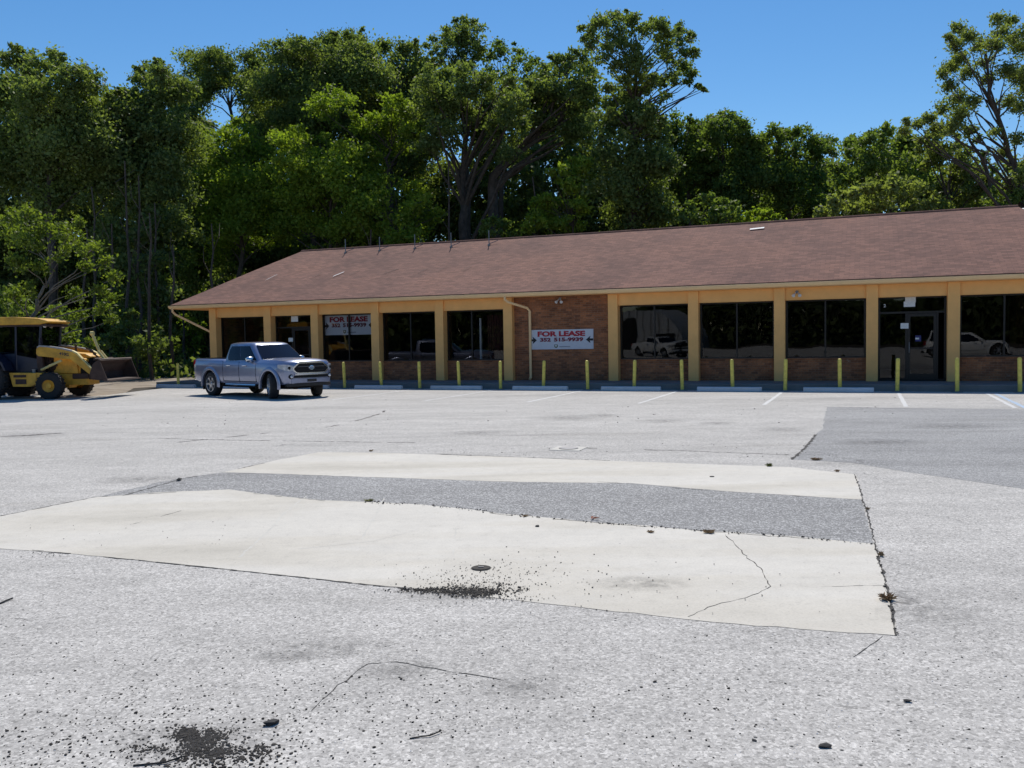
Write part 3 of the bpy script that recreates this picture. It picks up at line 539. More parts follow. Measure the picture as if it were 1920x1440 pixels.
def make_truck(name, label, cat, pm, suv=False, steer=0.0):
    t = thing(name, label, cat)
    # ---- lower body loft
    def sec(x, w, zb, zs, zt, crown, tuck=.06):
        z1 = zb+.10; zm = (zb+zs)/2+.05
        P = [(0, zb), (w-tuck-.05, zb), (w-tuck, zb+.02), (w-.025, z1), (w-.006, zm-.12), (w, zm), (w-.004, zm+.12), (w-.022, zs-.02), (w-.05, zs+.02), (w-.13, zt), (w*.45, zt+crown*.8), (0, zt+crown)]
        return [(x, y, z) for y, z in P] + [(x, -y, z) for y, z in P[-2:0:-1]]
    if suv: st = [(2.32, .60, .36, .80, .86, .02), (2.26, .74, .32, .86, .92, .03), (2.1, .86, .30, .92, .98, .04), (1.8, .92, .29, .96, 1.02, .05), (1.2, .935, .28, .99, 1.06, .05), (.9, .94, .28, 1.0, 1.08, .04), (.3, .94, .28, 1.02, 1.08, .02), (-.8, .94, .28, 1.03, 1.1, .02), (-1.6, .935, .29, 1.04, 1.12, .02), (-2.1, .92, .33, 1.04, 1.12, .02), (-2.3, .86, .38, 1.0, 1.08, .02), (-2.36, .80, .42, .96, 1.04, .01)]
    else: st = [(2.52, .62, .50, 1.0, 1.06, .01), (2.49, .74, .46, 1.03, 1.105, .025), (2.40, .84, .44, 1.04, 1.135, .045), (2.24, .905, .43, 1.045, 1.155, .055), (1.95, .94, .42, 1.06, 1.175, .055), (1.5, .945, .42, 1.08, 1.19, .055), (1.14, .945, .42, 1.09, 1.195, .045), (1.02, .945, .42, 1.09, 1.17, .03), (.3, .945, .42, 1.10, 1.16, .01), (-.6, .945, .42, 1.12, 1.17, .01), (-.91, .945, .42, 1.12, 1.17, .01), (-.97, .945, .43, 1.14, 1.21, 0), (-1.85, .945, .44, 1.15, 1.22, 0), (-2.55, .94, .46, 1.155, 1.225, 0), (-2.70, .925, .50, 1.155, 1.225, 0), (-2.73, .91, .55, 1.13, 1.20, 0)]
    m = MB(); vs = []
    for q in st: vs += sec(*q)
    n = 22; k = len(st); m.add(vs, [(i*n+j, i*n+(j+1) % n, (i+1)*n+(j+1) % n, (i+1)*n+j) for i in range(k-1) for j in range(n)] + [tuple(range(n)), tuple((k-1)*n+j for j in range(n-1, -1, -1))])
    body = m.build('body', [pm, M['lining']], t)
    cs = []
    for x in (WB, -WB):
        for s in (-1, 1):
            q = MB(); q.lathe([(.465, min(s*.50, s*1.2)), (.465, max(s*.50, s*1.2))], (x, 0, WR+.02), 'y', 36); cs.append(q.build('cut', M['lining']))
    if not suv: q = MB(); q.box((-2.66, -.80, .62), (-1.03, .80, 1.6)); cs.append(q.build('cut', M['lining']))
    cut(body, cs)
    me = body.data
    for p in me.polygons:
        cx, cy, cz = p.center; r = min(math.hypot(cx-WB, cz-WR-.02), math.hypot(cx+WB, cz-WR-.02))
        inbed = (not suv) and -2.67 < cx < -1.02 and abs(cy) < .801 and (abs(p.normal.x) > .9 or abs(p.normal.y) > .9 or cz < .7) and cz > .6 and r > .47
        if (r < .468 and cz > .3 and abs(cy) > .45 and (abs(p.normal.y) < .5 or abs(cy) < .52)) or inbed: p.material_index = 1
        p.use_smooth = True
    me.set_sharp_from_angle(angle=math.radians(32))
    # ---- fender flares
    for x in (WB, -WB):
        for s in (-1, 1):
            q = MB(); vs = []; nn = 22; a0, a1 = math.radians(-12), math.radians(192); 
            for i in range(nn+1):
                a = a0+(a1-a0)*i/nn; ca, sa = math.cos(a), math.sin(a)
                for r, y in ((.452, .90), (.452, .965), (.48, .975), (.53, .965), (.575, .93)):
                    vs.append((x+ca*r, s*y, WR+.02+sa*r))
            q.add(vs, [(i*5+j, (i+1)*5+j, (i+1)*5+j+1, i*5+j+1) for i in range(nn) for j in range(4)]); q.build('wheel_arch', pm, t, smooth=True)
    # ---- cab
    if suv: base = dict(fx=.95, rx=-2.22, wb=.85); top = dict(fx=.05, rx=-1.95, wt=.64); zr = 1.70; zb = 1.06
    else: base = dict(fx=1.13, rx=-.96, wb=.855); top = dict(fx=.46, rx=-.88, wt=.675); zr = 1.685; zb = 1.14
    def ring(z, f, wdt, xf, xr, bulge, rc=.12):
        P = [(xf+bulge, 0), (xf+bulge*.8, wdt*.5), (xf+.01, wdt-rc*.9), (xf-rc*.5, wdt-rc*.2), (xf-rc*1.3, wdt)]
        P += [((xf+xr)/2, wdt+.012), (xr+rc, wdt), (xr+rc*.35, wdt-rc*.25), (xr, wdt-rc), (xr-.02, 0)]
        return [(x, y, z) for x, y in P] + [(x, -y, z) for x, y in P[-2:0:-1]]
    R = []; lv = [(0, 0), (.33, .30), (.66, .62), (.90, .88), (1.0, 1.0)]
    for u, v in lv:
        wd = base['wb']+(top['wt']-base['wb'])*(u**1.15); R.append(ring(zb+(zr-zb)*u, 0, wd, base['fx']+(top['fx']-base['fx'])*u, base['rx']+(top['rx']-base['rx'])*u, .09*(1-u*.4)))
    R.append(ring(zr+.035, 0, top['wt']-.06, top['fx']-.13, top['rx']+.08, .04)); R.append(ring(zr+.058, 0, top['wt']-.22, top['fx']-.35, top['rx']+.28, .02))
    m = MB(); vs = [p for r in R for p in r]; n = 18
    m.add(vs, [(i*n+j, i*n+(j+1) % n, (i+1)*n+(j+1) % n, (i+1)*n+j) for i in range(len(R)-1) for j in range(n)] + [tuple((len(R)-1)*n+j for j in range(n-1, -1, -1))])
    cab = m.build('cab', pm, t, smooth=True)
    # glazing: shapes laid 6 mm proud of the cab surface
    def cabpt(u, xw, s):   # u height 0..1, xw absolute x fraction 0 front..1 rear on side
        wd = base['wb']+(top['wt']-base['wb'])*(u**1.15)+.014; xf = base['fx']+(top['fx']-base['fx'])*u; xr = base['rx']+(top['rx']-base['rx'])*u
        return xf+(xr-xf)*xw, s*wd, zb+(zr-zb)*u
    spans = [(.155, .505, .10), (.512, .86, .10)] + ([(.88, .96, .2)] if suv else [])
    for s in (-1, 1):
        for gi, (a, b, u0) in enumerate(spans):
            q = MB(); vs = []; us = [u0-.04, .25, .4, .55, .7, .82, .88]
            for u in us:
                aa = a if gi else a-.085*(1-u)-.02*u; bb = b
                if not suv and gi == 1: bb = b+.05*max(0, (.9-u))*0+ (.03 if .2 < u < .8 else .0)
                x0, y, z = cabpt(u, aa, s); x1, _, _ = cabpt(u, bb, s); vs += [(x0, y, z), ((x0+x1)/2, y+.008*s, z), (x1, y, z)]
            q.add(vs, [(i*3+j, i*3+j+1, (i+1)*3+j+1, (i+1)*3+j) for i in range(len(us)-1) for j in range(2)]); q.build('side_window', M['carglass'], t, smooth=True, fix=False)
    q = MB(); vs = []
    for u in (.06, .3, .55, .8, .93):
        wd = base['wb']+(top['wt']-base['wb'])*(u**1.15)-.10; xf = base['fx']+(top['fx']-base['fx'])*u; bl_ = .09*(1-u*.4)
        for v in (-1, -.5, 0, .5, 1): vs.append((xf+.016+bl_*(1-.85*v*v if abs(v) == 1 else (1 if v == 0 else .82)), v*wd, zb+(zr-zb)*u+.006))
    q.add(vs, [(i*5+j, i*5+j+1, (i+1)*5+j+1, (i+1)*5+j) for i in range(4) for j in range(4)]); q.build('windscreen', M['carglass'], t, smooth=True, fix=False)
    q = MB(); vs = []
    for u in (.2, .85):
        wd = base['wb']+(top['wt']-base['wb'])*u-.16; xr = base['rx']+(top['rx']-base['rx'])*u-.03; vs += [(xr, -wd, zb+(zr-zb)*u), (xr, wd, zb+(zr-zb)*u)]
    q.add(vs, [(0, 1, 3, 2)]); q.build('rear_window', M['carglass'], t, fix=False)
    # cab is solid: the near-black glass colour stands in for a dark cabin
    # ---- seams, sills, mouldings
    for s in (-1, 1):
        for x, z0, z1 in ([(.98, .50, 1.10), (.04, .50, 1.13), (-.90, .52, 1.14)] if not suv else [(.9, .42, 1.04), (0., .42, 1.05), (-1.05, .45, 1.06)]):
            q = MB(); q.tube([(x, s*.925, z0), (x+.0, s*.944, (z0+z1)/2-.05), (x, s*.946, (z0+z1)/2+.1), (x, s*.915, z1)], .006, 5); q.build('door_seam', M['lining'], t)
        q = MB(); q.box((.96, s*.93-.01, .50) if s > 0 else (-.9, s*.93-.01, .50), (-.9, s*.93+.01, .512) if s < 0 and False else ((.96, s*.93+.01, .512) if s < 0 else (-.9, s*.93+.01, .512))); q.build('sill_line', M['lining'], t)
        for x in ((-.62, .30) if not suv else (-.75, .25)):
            q = MB(); q.tube([(x-.02, s*.94, 1.0), (x, s*.972, 1.005), (x+.15, s*.974, 1.01), (x+.17, s*.94, 1.01)], .016, 6); q.build('door_handle', M['chrome'] if not suv else pm, t, smooth=True)
        # mirror
        q = MB(); q.lathe([(.02, .80), (.10, .84), (.118, .92), (.11, 1.02), (.07, 1.08), (.01, 1.09)], (0, 0, 0), 'y', 14)
        Mm = Matrix.Translation((.70, 0, 1.20 if not suv else 1.12)) @ Matrix.Scale(s, 4, (0, 1, 0)) @ Matrix.Diagonal((.75, 1, .80, 1)); q.build('wing_mirror', M['chrome'] if not suv else pm, t, smooth=True, M=Mm)
        q = MB(); q.tube([(.74, s*.83, 1.12 if not suv else 1.05), (.72, s*.92, 1.16 if not suv else 1.08)], .03, 6); q.build('mirror_arm', M['trimblack'], t)
        # running board shadow strip / chassis
    q = MB(); q.box((-2.5, -.62, .30), (2.2, .62, .47)); q.box((-1.25, -.80, .33), (1.2, .80, .46)) if suv else q.box((-1.2, -.66, .36), (1.2, .66, .46)); q.build('chassis', M['lining'], t)
    for x in (WB, -WB): q = MB(); q.tube([(x, -.8, WR), (x, .8, WR)], .06, 8); q.lathe([(.05, -.12), (.14, -.06), (.14, .06), (.05, .12)], (x, 0, WR), 'y', 12); q.build('axle', M['lining'], t)
    if not suv:
        for s in (-1, 1):
            q = MB(); q.box((-WB-.50, s*.78-.14, .20), (-WB-.475, s*.78+.14, .55)); q.build('mud_flap', M['trimblack'], t)
            q = MB(); q.tube([(-.85, s*.86, .40), (.85, s*.86, .40)], .035, 8); q.build('side_step', M['chrome'], t, smooth=True)
    # ---- front end
    X = 2.525 if not suv else 2.33
    zg = .93 if not suv else .70
    gw = .50
    PF = [(0, .012), (.5, .008), (.62, -.004), (.74, -.035), (.84, -.12), (.92, -.28)]
    def fx(y):
        y = abs(y)
        for (a, p), (b, q) in zip(PF, PF[1:]):
            if y <= b: return X-.005+p+(q-p)*(y-a)/(b-a)-(.06*(y/.74)**2 if suv else 0)
        return X-.3
    def curved(prof, off, mat, nm, par, thick=.03, nseg=14):
        # prof(y) -> (z0,z1) or None over y range
        q = MB(); ys = [prof[0]+(prof[1]-prof[0])*i/nseg for i in range(nseg+1)]; vs = []
        for y in ys:
            z0, z1 = prof[2](y); x = fx(y)+off; vs += [(x-thick, y, z0), (x, y, z0+.008), (x, y, z1-.008), (x-thick, y, z1)]
        fs = [(i*4+j, i*4+(j+1) % 4, (i+1)*4+(j+1) % 4, (i+1)*4+j) for i in range(nseg) for j in range(4)] + [(0, 1, 2, 3), (nseg*4+3, nseg*4+2, nseg*4+1, nseg*4)]
        q.add(vs, fs); return q.build(nm, mat, par, smooth=True)
    hexz = lambda y, g=0: (zg-.15-g+max(0, abs(y)-.50)*.9, zg+.155+g-max(0, abs(y)-.42)*.75)
    curved((-.66, .66, lambda y: hexz(y, .05)), .012, M['chrome'] if not suv else M['trimblack'], 'grille_surround', t, .09)
    gr = curved((-.60, .60, lambda y: hexz(y, -.005)), .020, M['lining'], 'grille', t, .06)
    for zz in (-.06, .045): curved((-.5, .5, lambda y: (zg+zz-.012, zg+zz+.012)), .030, M['trimblack'] if zz < 0 else M['steel'], 'grille_bar', gr, .02)
    q = MB(); 
    for sx, sz, r in ((.085, .058, .013), (.030, .052, .010), (.078, .020, .010)):
        q.tube([(X+.040, sx*math.cos(a), zg+.01+sz*math.sin(a)+(.022 if sz == .020 else 0)) for a in [2*math.pi*i/20 for i in range(21)]], r, 6, cap=False)
    q.build('emblem', M['chrome'], gr, smooth=True)
    for s in (-1, 1):
        # headlight wraps the corner
        q = MB(); vs = []
        if suv: pth = [(2.30, .50), (2.25, .66), (2.12, .80), (1.92, .885)]; zz = [(.76, .86), (.77, .89), (.79, .92), (.82, .93)]
        else: pth = [(2.505, .63), (2.475, .745), (2.365, .86), (2.13, .928)]; zz = [(.86, 1.02), (.835, 1.045), (.87, 1.055), (.94, 1.05)]
        for (x, y), (a, b) in zip(pth, zz): vs += [(x-.05, s*(y-.03), a), (x+.018, s*(y+.012), a+.01), (x+.016, s*(y+.010), b-.01), (x-.05, s*(y-.04), b)]
        q.add(vs, [(i*4+j, i*4+(j+1) % 4, (i+1)*4+(j+1) % 4, (i+1)*4+j) for i in range(3) for j in range(4)] + [(0, 1, 2, 3), (15, 14, 13, 12)]); hl = q.build('headlight', M['lens'], t, smooth=True)
        q = MB(); q.lathe([(.045, -.02), (.05, .0), (.03, .012)], (pth[1][0]+.02, s*pth[1][1], (zz[1][0]+zz[1][1])/2), 'x', 14); q.build('bulb_housing', M['lining'], hl)
        q = MB(); q.lathe([(.075, -.06), (.075, .015), (.055, .02)], (fx(.66)-.01, s*.70, zg-.25), 'x', 14); fg = q.build('fog_lamp_bezel', M['lining'], t)
        q = MB(); q.lathe([(.05, 0), (.045, .03), (.02, .04)], (fx(.66)-.005, s*.70, zg-.25), 'x', 14); q.build('fog_lamp', M['lens'], fg, smooth=True)
        # tail lamp
        q = MB(); x = -2.71 if not suv else -2.33; q.box((x-.03, s*.86-.06, .92), (x+.10, s*.86+.075, 1.17)); q.build('tail_light', M['taillens'], t, bevel=.01)
    curved((-.62, .62, lambda y: (zg-.30, zg-.215)), .02, M['lining'], 'intake', t, .08)
    curved((-.70, .70, lambda y: (zg-.45, zg-.31)), .035, pm, 'front_bumper', t, .14)
    curved((-.80, .80, lambda y: (zg-.56, zg-.46)), .0, M['trimblack'], 'lower_valance', t, .12)
    if not suv: curved((-.60, .60, lambda y: (zg-.215, zg-.17)), .045, M['chrome'], 'chrome_lip', t, .05)
    q = MB(); q.box((X-.01, -.16, zg-.42), (X+.065, .16, zg-.34)); q.build('plate_holder', M['trimblack'], t)
    for s in (-1, 1): q = MB(); q.tube([(X-.10, s*.50, zg+.215), (X-.7, s*.62, zg+.262), (X-1.38, s*.66, zg+.268)], .012, 5); q.build('hood_crease', pm, t, smooth=True)
    if not suv:
        q = MB(); q.box((-2.84, -.86, .50), (-2.72, .86, .68)); q.build('rear_bumper', M['chrome'], t, bevel=.03)
        q = MB(); q.box((-2.68, -.80, 1.215), (-2.64, .80, 1.235)); q.tube([(-1.04, -.72, 1.2), (-1.04, -.60, 1.27), (-1.04, .60, 1.27), (-1.04, .72, 1.2)], .02, 6); q.build('bed_rail', M['trimblack'], t)
    q = MB(); q.tube([(.55, -.58, zb+.2), (.50, 0, zb+.12), (.55, .58, zb+.2)], .02, 6); q.box((.52, -.1, zr-.14), (.54, .1, zr-.07)); q.build('mirror_and_dash', M['trimblack'], t)
    # ---- wheels
    for x in (WB, -WB):
        for s in (-1, 1):
            wh = empty('wheel', (x, s*TR, WR), (steer if x > 0 else 0)+(math.pi if s > 0 else 0)); wh.parent = t
            # outside faces local -y
            q = MB(); q.lathe([(.25, -.12), (.30, -.135), (.355, -.13), (.382, -.105), (.388, -.06), (.388, .06), (.382, .105), (.355, .13), (.25, .12)], (0, 0, 0), 'y', 40, cap=False); q.build('tyre', M['tyre'], wh, smooth=True)
            q = MB(); q.lathe([(.245, -.10), (.252, -.128), (.235, -.130), (.225, -.09), (.22, .05), (.05, .05)], (0, 0, 0), 'y', 36, cap=False)
            q.lathe([(.075, -.09), (.07, -.118), (.04, -.125)], (0, 0, 0), 'y', 16)
            for i in range(6):
                a = 2*math.pi*i/6; ca, sa = math.cos(a), math.sin(a); pa = (-sa, ca)
                vs = []
                for r, hw, yy in ((.05, .045, -.112), (.15, .030, -.100), (.24, .042, -.122)):
                    for g, y2 in ((-1, yy), (1, yy), (1, yy+.05), (-1, yy+.05)): vs.append((ca*r+pa[0]*hw*g, y2, sa*r+pa[1]*hw*g))
                q.add(vs, [(i2*4+j, i2*4+(j+1) % 4, (i2+1)*4+(j+1) % 4, (i2+1)*4+j) for i2 in range(2) for j in range(4)]+[(0, 1, 2, 3), (11, 10, 9, 8)])
            q.build('rim', M['alloy'], wh, smooth=True)
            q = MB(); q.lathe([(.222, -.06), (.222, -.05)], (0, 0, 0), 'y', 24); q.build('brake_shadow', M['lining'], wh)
    return t
def place(o, P, heading): o.location = P; o.rotation_euler = (0, 0, heading)
FRc = G(512, 748); FLc = G(594, 741.5); RRc = G(402, 742); hd = math.radians(-41)
fa = (Vector((FRc.x, FRc.y, 0))+Vector((FLc.x, FLc.y, 0)))/2
hv = Vector((math.cos(hd), math.sin(hd), 0)); ctr = fa - hv*WB
tr = make_truck('pickup_truck', 'silver blue crew cab pickup truck parked askew before the left shop windows', 'pickup truck', M['silver'], steer=math.radians(-24)); place(tr, ctr, hd)
# street side vehicles behind the viewpoint, seen only mirrored in the shop windows
wt = make_truck('pickup_truck', 'white pickup truck parked across the lot, mirrored in the window right of brick panel', 'pickup truck', M['whitepaint']); place(wt, B(9.9, -40, 0), -YAW+math.radians(38))
sv = make_truck('parked_car', 'white sport utility car behind the viewpoint, mirrored in the rightmost window', 'car', M['whitepaint'], suv=True); place(sv, B(31.2, -32.2, 0), -YAW+math.radians(4))
# arched hangar across the street (mirrored)
hg = thing('arched_hangar', 'pale arched metal hangar across the street behind the viewpoint', 'building', B(.4, -72, 0), -YAW)
m = MB(); A_ = [(5.2*math.cos(a), 5.0*math.sin(a)) for a in [math.pi*i/20 for i in range(21)]]; m.prism(A_, -18, 0, 'y'); m.build('shell', simple('pale_corrugated_metal', (.45, .46, .47), .5, .2), hg)
m = MB()
for i in range(10): x = -4.5+i; h = 4.9*math.sqrt(max(0, 1-(x/5.2)**2)); m.box((x-.06, 0, 0), (x+.06, .06, h))
m.build('rib', simple('grey_rib_metal', (.2, .2, .2), .6), hg)
m = MB(); m.prism([(-2.2, 0), (-.4, 0), (-.4, 3.2), (-.8, 3.9), (-1.6, 3.9), (-2.2, 3.2)], .07, .12, 'y'); m.prism([(2.2, 0), (4.2, 0), (4.2, 2.2), (2.2, 2.2)], .07, .12, 'y'); m.build('door', M['lining'], hg)
flat('street_line', [B(-60, -47.9), B(90, -47.9), B(90, -47.7), B(-60, -47.7)], .013, M['line'])
#=====================================================================  BACKHOE LOADER  (x forward = world +X, y away from camera)
M['cy'] = simple('worn_construction_yellow', (.62, .33, .035), .55, var=.3, scale=3.5); M['cyl'] = simple('faded_yellow_top', (.62, .50, .20), .5, var=.15, scale=4)
M['cgrey'] = simple('faded_grey_cover', (.30, .29, .29), .55, var=.15); M['rust'] = simple('rusty_brown_steel', (.060, .034, .026), .75, .1, var=.4, scale=4, bmp=.4)
M['cdark'] = simple('dark_blue_cab_paint', (.012, .016, .035), .35, var=.3); M['rustlight'] = simple('worn_bucket_rim', (.15, .11, .095), .6, .3, var=.3)
LX = -15.03; LY = 29.62
ld = thing('backhoe_loader', 'yellow backhoe loader with raised rusty bucket parked at left edge', 'backhoe loader', (LX, LY, 0), math.radians(-1.8))
def PX(x, y, Y=28.75): p = atY(x, y, Y); return (p.x-LX, p.z)     # profile point on the near side plane
NY = -.83
for s in (-1, 1):
    wh = empty('front_wheel', (0, s*.93, .43), math.pi if s > 0 else 0); wh.parent = ld
    q = MB(); q.lathe([(.2, -.14), (.30, -.155), (.40, -.145), (.43, -.11), (.432, .11), (.40, .145), (.2, .14)], (0, 0, 0), 'y', 36, cap=False); q.build('tyre', M['tyre'], wh, smooth=True)
    q = MB()
    for i in range(20):
        a = 2*math.pi*i/20; q.box((-.02, -.13, .42), (.02, 0, .45), M=Matrix.Rotation(a, 4, 'Y')); q.box((-.02, 0, .42), (.02, .13, .45), M=Matrix.Rotation(a+.15, 4, 'Y'))
    q.build('tread', M['tyre'], wh)
    q = MB(); q.lathe([(.205, -.15), (.21, -.12), (.17, -.08), (.10, -.07), (.09, -.12), (.04, -.13), (.001, -.13)], (0, 0, 0), 'y', 28, cap=False); q.build('rim', M['cy'], wh, smooth=True)
    wh = empty('rear_wheel', (-2.12, s*.92, .70), math.pi if s > 0 else 0); wh.parent = ld
    q = MB(); q.lathe([(.36, -.2), (.50, -.225), (.66, -.21), (.70, -.16), (.70, .16), (.66, .21), (.36, .2)], (0, 0, 0), 'y', 40, cap=False); q.build('tyre', M['tyre'], wh, smooth=True)
    q = MB()
    for i in range(22):
        a = 2*math.pi*i/22; q.box((-.035, -.2, .69), (.035, .02, .735), M=Matrix.Rotation(a, 4, 'Y')); q.box((-.035, -.02, .69), (.035, .2, .735), M=Matrix.Rotation(a+.14, 4, 'Y'))
    q.build('tread', M['tyre'], wh)
    q = MB(); q.lathe([(.37, -.2), (.37, -.16), (.30, -.10), (.14, -.09), (.12, -.16), (.05, -.17), (.001, -.17)], (0, 0, 0), 'y', 28, cap=False); q.build('rim', M['cy'], wh, smooth=True)
# chassis
q = MB(); q.box((-2.6, -.38, .42), (.95, .38, .80)); q.tube([(0, -.85, .42), (0, .85, .42)], .09, 10); q.box((-.25, -.25, .32), (.25, .25, .6)); q.box((.45, -.36, .42), (.98, .36, .70)); q.build('chassis', M['cy'], ld, bevel=.015)
q = MB(); q.box((-2.7, -.62, .38), (-1.0, .62, .85)); q.tube([(-2.12, -.8, .7), (-2.12, .8, .7)], .14, 10); q.build('underframe', M['lining'], ld)
# hood
q = MB(); hp = [(-.16, .80), (.70, .80), (.72, 1.05), (.74, 1.30), (1.08, 1.32), (1.08, 1.36), (.9, 1.45), (-.16, 1.56)]; q.prism(hp, -.36, .36, 'y'); q.build('hood', M['cy'], ld, bevel=.03)
q = MB(); q.box((.72, -.34, .80), (1.02, .34, 1.30)); q.box((-.55, -.34, .80), (-.161, .34, 1.5)); q.build('radiator_and_dark_recess', M['lining'], ld)  # front box is the radiator; rear box paints the recess shade near-black
q = MB(); q.box((1.00, -.40, .60), (1.08, .40, .86)); q.box((.45, -.41, .62), (1.0, -.365, .80)); q.build('nose_guard', M['rust'], ld, bevel=.02)
q = MB()
for k in range(6): q.tube([(-.50+.05*k, -.37-.01*(k % 2), .86+.05*(k % 3)), (-.44+.04*k, -.42, 1.08+.03*k), (-.50+.07*k, -.38, 1.36)], .016, 6)
q.build('hydraulic_hose', M['rust'], ld, smooth=True)
q = MB(); q.prism([(1.025, .88), (1.06, 1.05), (1.05, 1.30), (1.025, 1.3)], -.33, .33, 'y')
q.build('radiator_grille', M['lining'], ld)
pan = [PX(88, 668), PX(112, 671), PX(133, 681), PX(135, 701), PX(88, 700)]; q = MB(); q.prism(pan, -.42, -.365, 'y'); q.build('side_panel', M['cy'], ld, bevel=.008)
q = MB(); 
for k in range(9): xx = -.28+.1*k if False else -.35+.07*(k % 4); q.tube([(xx, -.40, .86+.07*(k//2)), (xx+.12, -.45, .9+.09*(k % 5))], .03, 6)
q.build('engine_hoses', M['rust'], ld)
q = MB(); q.tube([(.3, .18, 1.45), (.3, .18, 1.75)], .04, 8); q.build('exhaust_pipe', M['rust'], ld)
# step / tool box
q = MB(); q.prism([PX(19.5, 699), PX(82, 699), PX(80, 708), PX(78, 717), PX(60, 725), PX(27, 725)], -.95, -.45, 'y'); q.box((-.72, -.965, .47), (-.44, -.90, .86)); tb = q.build('tool_box', M['cy'], ld, bevel=.01)
q = MB(); q.box((-1.20, -.962, .72), (-.78, -.948, .80)); q.box((-1.14, -.962, .50), (-.78, -.948, .66)); q.build('step_recess', M['rust'], tb)
q = MB(); q.tube([(-.66, -.7, .86), (-.66, -.7, .95)], .05, 10); q.tube([(-.66, -.7, .95), (-.66, -.7, .97)], .07, 10); q.build('filler_cap', M['cgrey'], ld)
# cab
x0, x1 = -2.35, -.50; zr = 2.42
for s in (-1, 1):
    for (xa_, za), (xb_, zb_) in ((((-.55), .95), ((-.42), zr)), (((-1.30), .95), ((-1.25), zr)), (((-2.30), 1.2), ((-2.15), zr))):
        q = MB(); q.tube([(xa_, s*.60, za), (xb_, s*.60, zb_)], .045, 6); q.build('cab_post', M['cdark'], ld)
q = MB(); q.prism([(-1.55, .80), (-.60, .80), (-.50, 1.0), (-.50, 1.32), (-1.28, 1.62), (-2.05, 1.45), (-2.30, 1.3), (-2.35, 1.05), (-1.75, 1.1)], -.62, .62, 'y'); q.build('cab_body', M['cdark'], ld, bevel=.02)
q = MB(); q.prism([(-.52, 1.30), (-.43, 2.40), (-1.24, 2.40), (-1.28, 1.45)], -.625, -.615, 'y'); q.prism([(-1.33, 1.5), (-1.28, 2.40), (-2.13, 2.40), (-2.22, 1.45)], -.625, -.615, 'y'); q.build('side_glass', M['lightglass'], ld)
q = MB(); q.prism([(-.52, 1.30), (-.43, 2.40), (-1.24, 2.40), (-1.28, 1.45)], .615, .625, 'y'); q.build('side_glass', M['lightglass'], ld)
q = MB(); q.box((-1.95, -.22, 1.2), (-1.55, .22, 1.35)); q.box((-1.98, -.2, 1.3), (-1.86, .2, 1.9)); q.tube([(-.95, 0, 1.3), (-1.1, 0, 1.65)], .03, 6); q.lathe([(.17, 0), (.17, .03)], (-1.1, 0, 1.66), 'z', 16); q.build('driver_seat', M['lining'], ld, bevel=.02)
q = MB(); rp = [(-2.75, 2.44), (-.40, 2.44), (-.12, 2.50), (-.14, 2.56), (-.45, 2.64), (-1.2, 2.70), (-2.6, 2.70), (-2.78, 2.62)]; q.prism(rp, -.72, .72, 'y'); q.build('cab_roof', M['cy'], ld, bevel=.03)
q = MB(); q.box((-2.7, -.66, 2.38), (-.18, .66, 2.445)); rl = q.build('roof_liner', M['rust'], ld)
for s in (-.55, .55):
    for x in (-.75, -.35): q = MB(); q.lathe([(.06, 0), (.07, .05), (.02, .07)], (x, s, 2.40), 'x', 10); q.build('work_lamp', M['white'], ld, smooth=True)
q = MB(); q.tube([(-.42, -.62, 2.0), (-.33, -.80, 2.02), (-.33, -.80, 1.9)], .012, 5); q.box((-.35, -.88, 1.78), (-.31, -.74, 2.0)); q.build('side_mirror', M['cdark'], ld)
for s in (-1, 1):
    q = MB(); q.prism([(-2.95, 1.1), (-2.85, 1.45), (-2.4, 1.58), (-1.75, 1.52), (-1.42, 1.2), (-1.32, .95), (-1.38, .95), (-1.5, 1.2), (-1.8, 1.46), (-2.4, 1.52), (-2.8, 1.40), (-2.88, 1.1)], s*.92-.26, s*.92+.22, 'y'); q.build('rear_fender', M['cdark'], ld)
# loader arms
def arm(yo, far=False):
    a = [PX(62, 656), PX(64, 650.5), PX(68, 648), PX(84, 649), PX(112, 653), PX(131, 657.5), PX(140, 662), PX(174, 697), PX(173.5, 703), PX(168, 705), PX(128, 674), PX(112, 673), PX(88, 670), PX(66, 668), PX(62, 664)]
    q = MB(); q.prism(a, yo-.05, yo+.05, 'y'); o = q.build('loader_arm', M['cy'], ld, bevel=.008)
    q = MB(); tp = [PX(64, 650.2), PX(68, 647.4), PX(84, 648.4), PX(112, 652.4), PX(131, 656.9), PX(140, 661.4), PX(174, 696.4)]; bt = [(x-.004, z-.05) for x, z in tp]
    q.prism(tp[:5]+bt[:5][::-1], yo-.062, yo+.062, 'y'); q.build('arm_cover', M['cgrey'], o)
    q = MB(); q.prism(tp[4:]+bt[4:][::-1], yo-.062, yo+.062, 'y'); q.build('arm_edge', M['cyl'], o)
    q = MB(); q.prism([PX(62, 656), PX(70, 656), PX(76, 690), PX(78, 700), PX(66, 700), PX(64, 685)], yo-.045, yo+.045, 'y'); q.build('arm_tower', M['rust'], o)
    c1, c2 = PX(73, 694), PX(112, 676); q = MB(); q.tube([(c1[0], yo-.08, c1[1]), (c2[0], yo-.08, c2[1])], .042, 8); q.build('lift_cylinder', M['cyl'], o, smooth=True)
    c1, c2 = PX(146, 669), PX(180, 690); 
    q = MB(); q.tube([(PX(162, 693)[0], yo, PX(162, 693)[1]), (PX(172, 712)[0], yo, PX(172, 712)[1])], .035, 8); q.build('arm_pin_link', M['rust'], o)
    return o
a_ = arm(-.62); arm(.62)
q = MB(); c_ = PX(150, 676); q.tube([(c_[0], -.62, c_[1]), (c_[0], .62, c_[1])], .07, 10); q.build('cross_tube', M['cy'], ld)
cz = PX(116, 664)
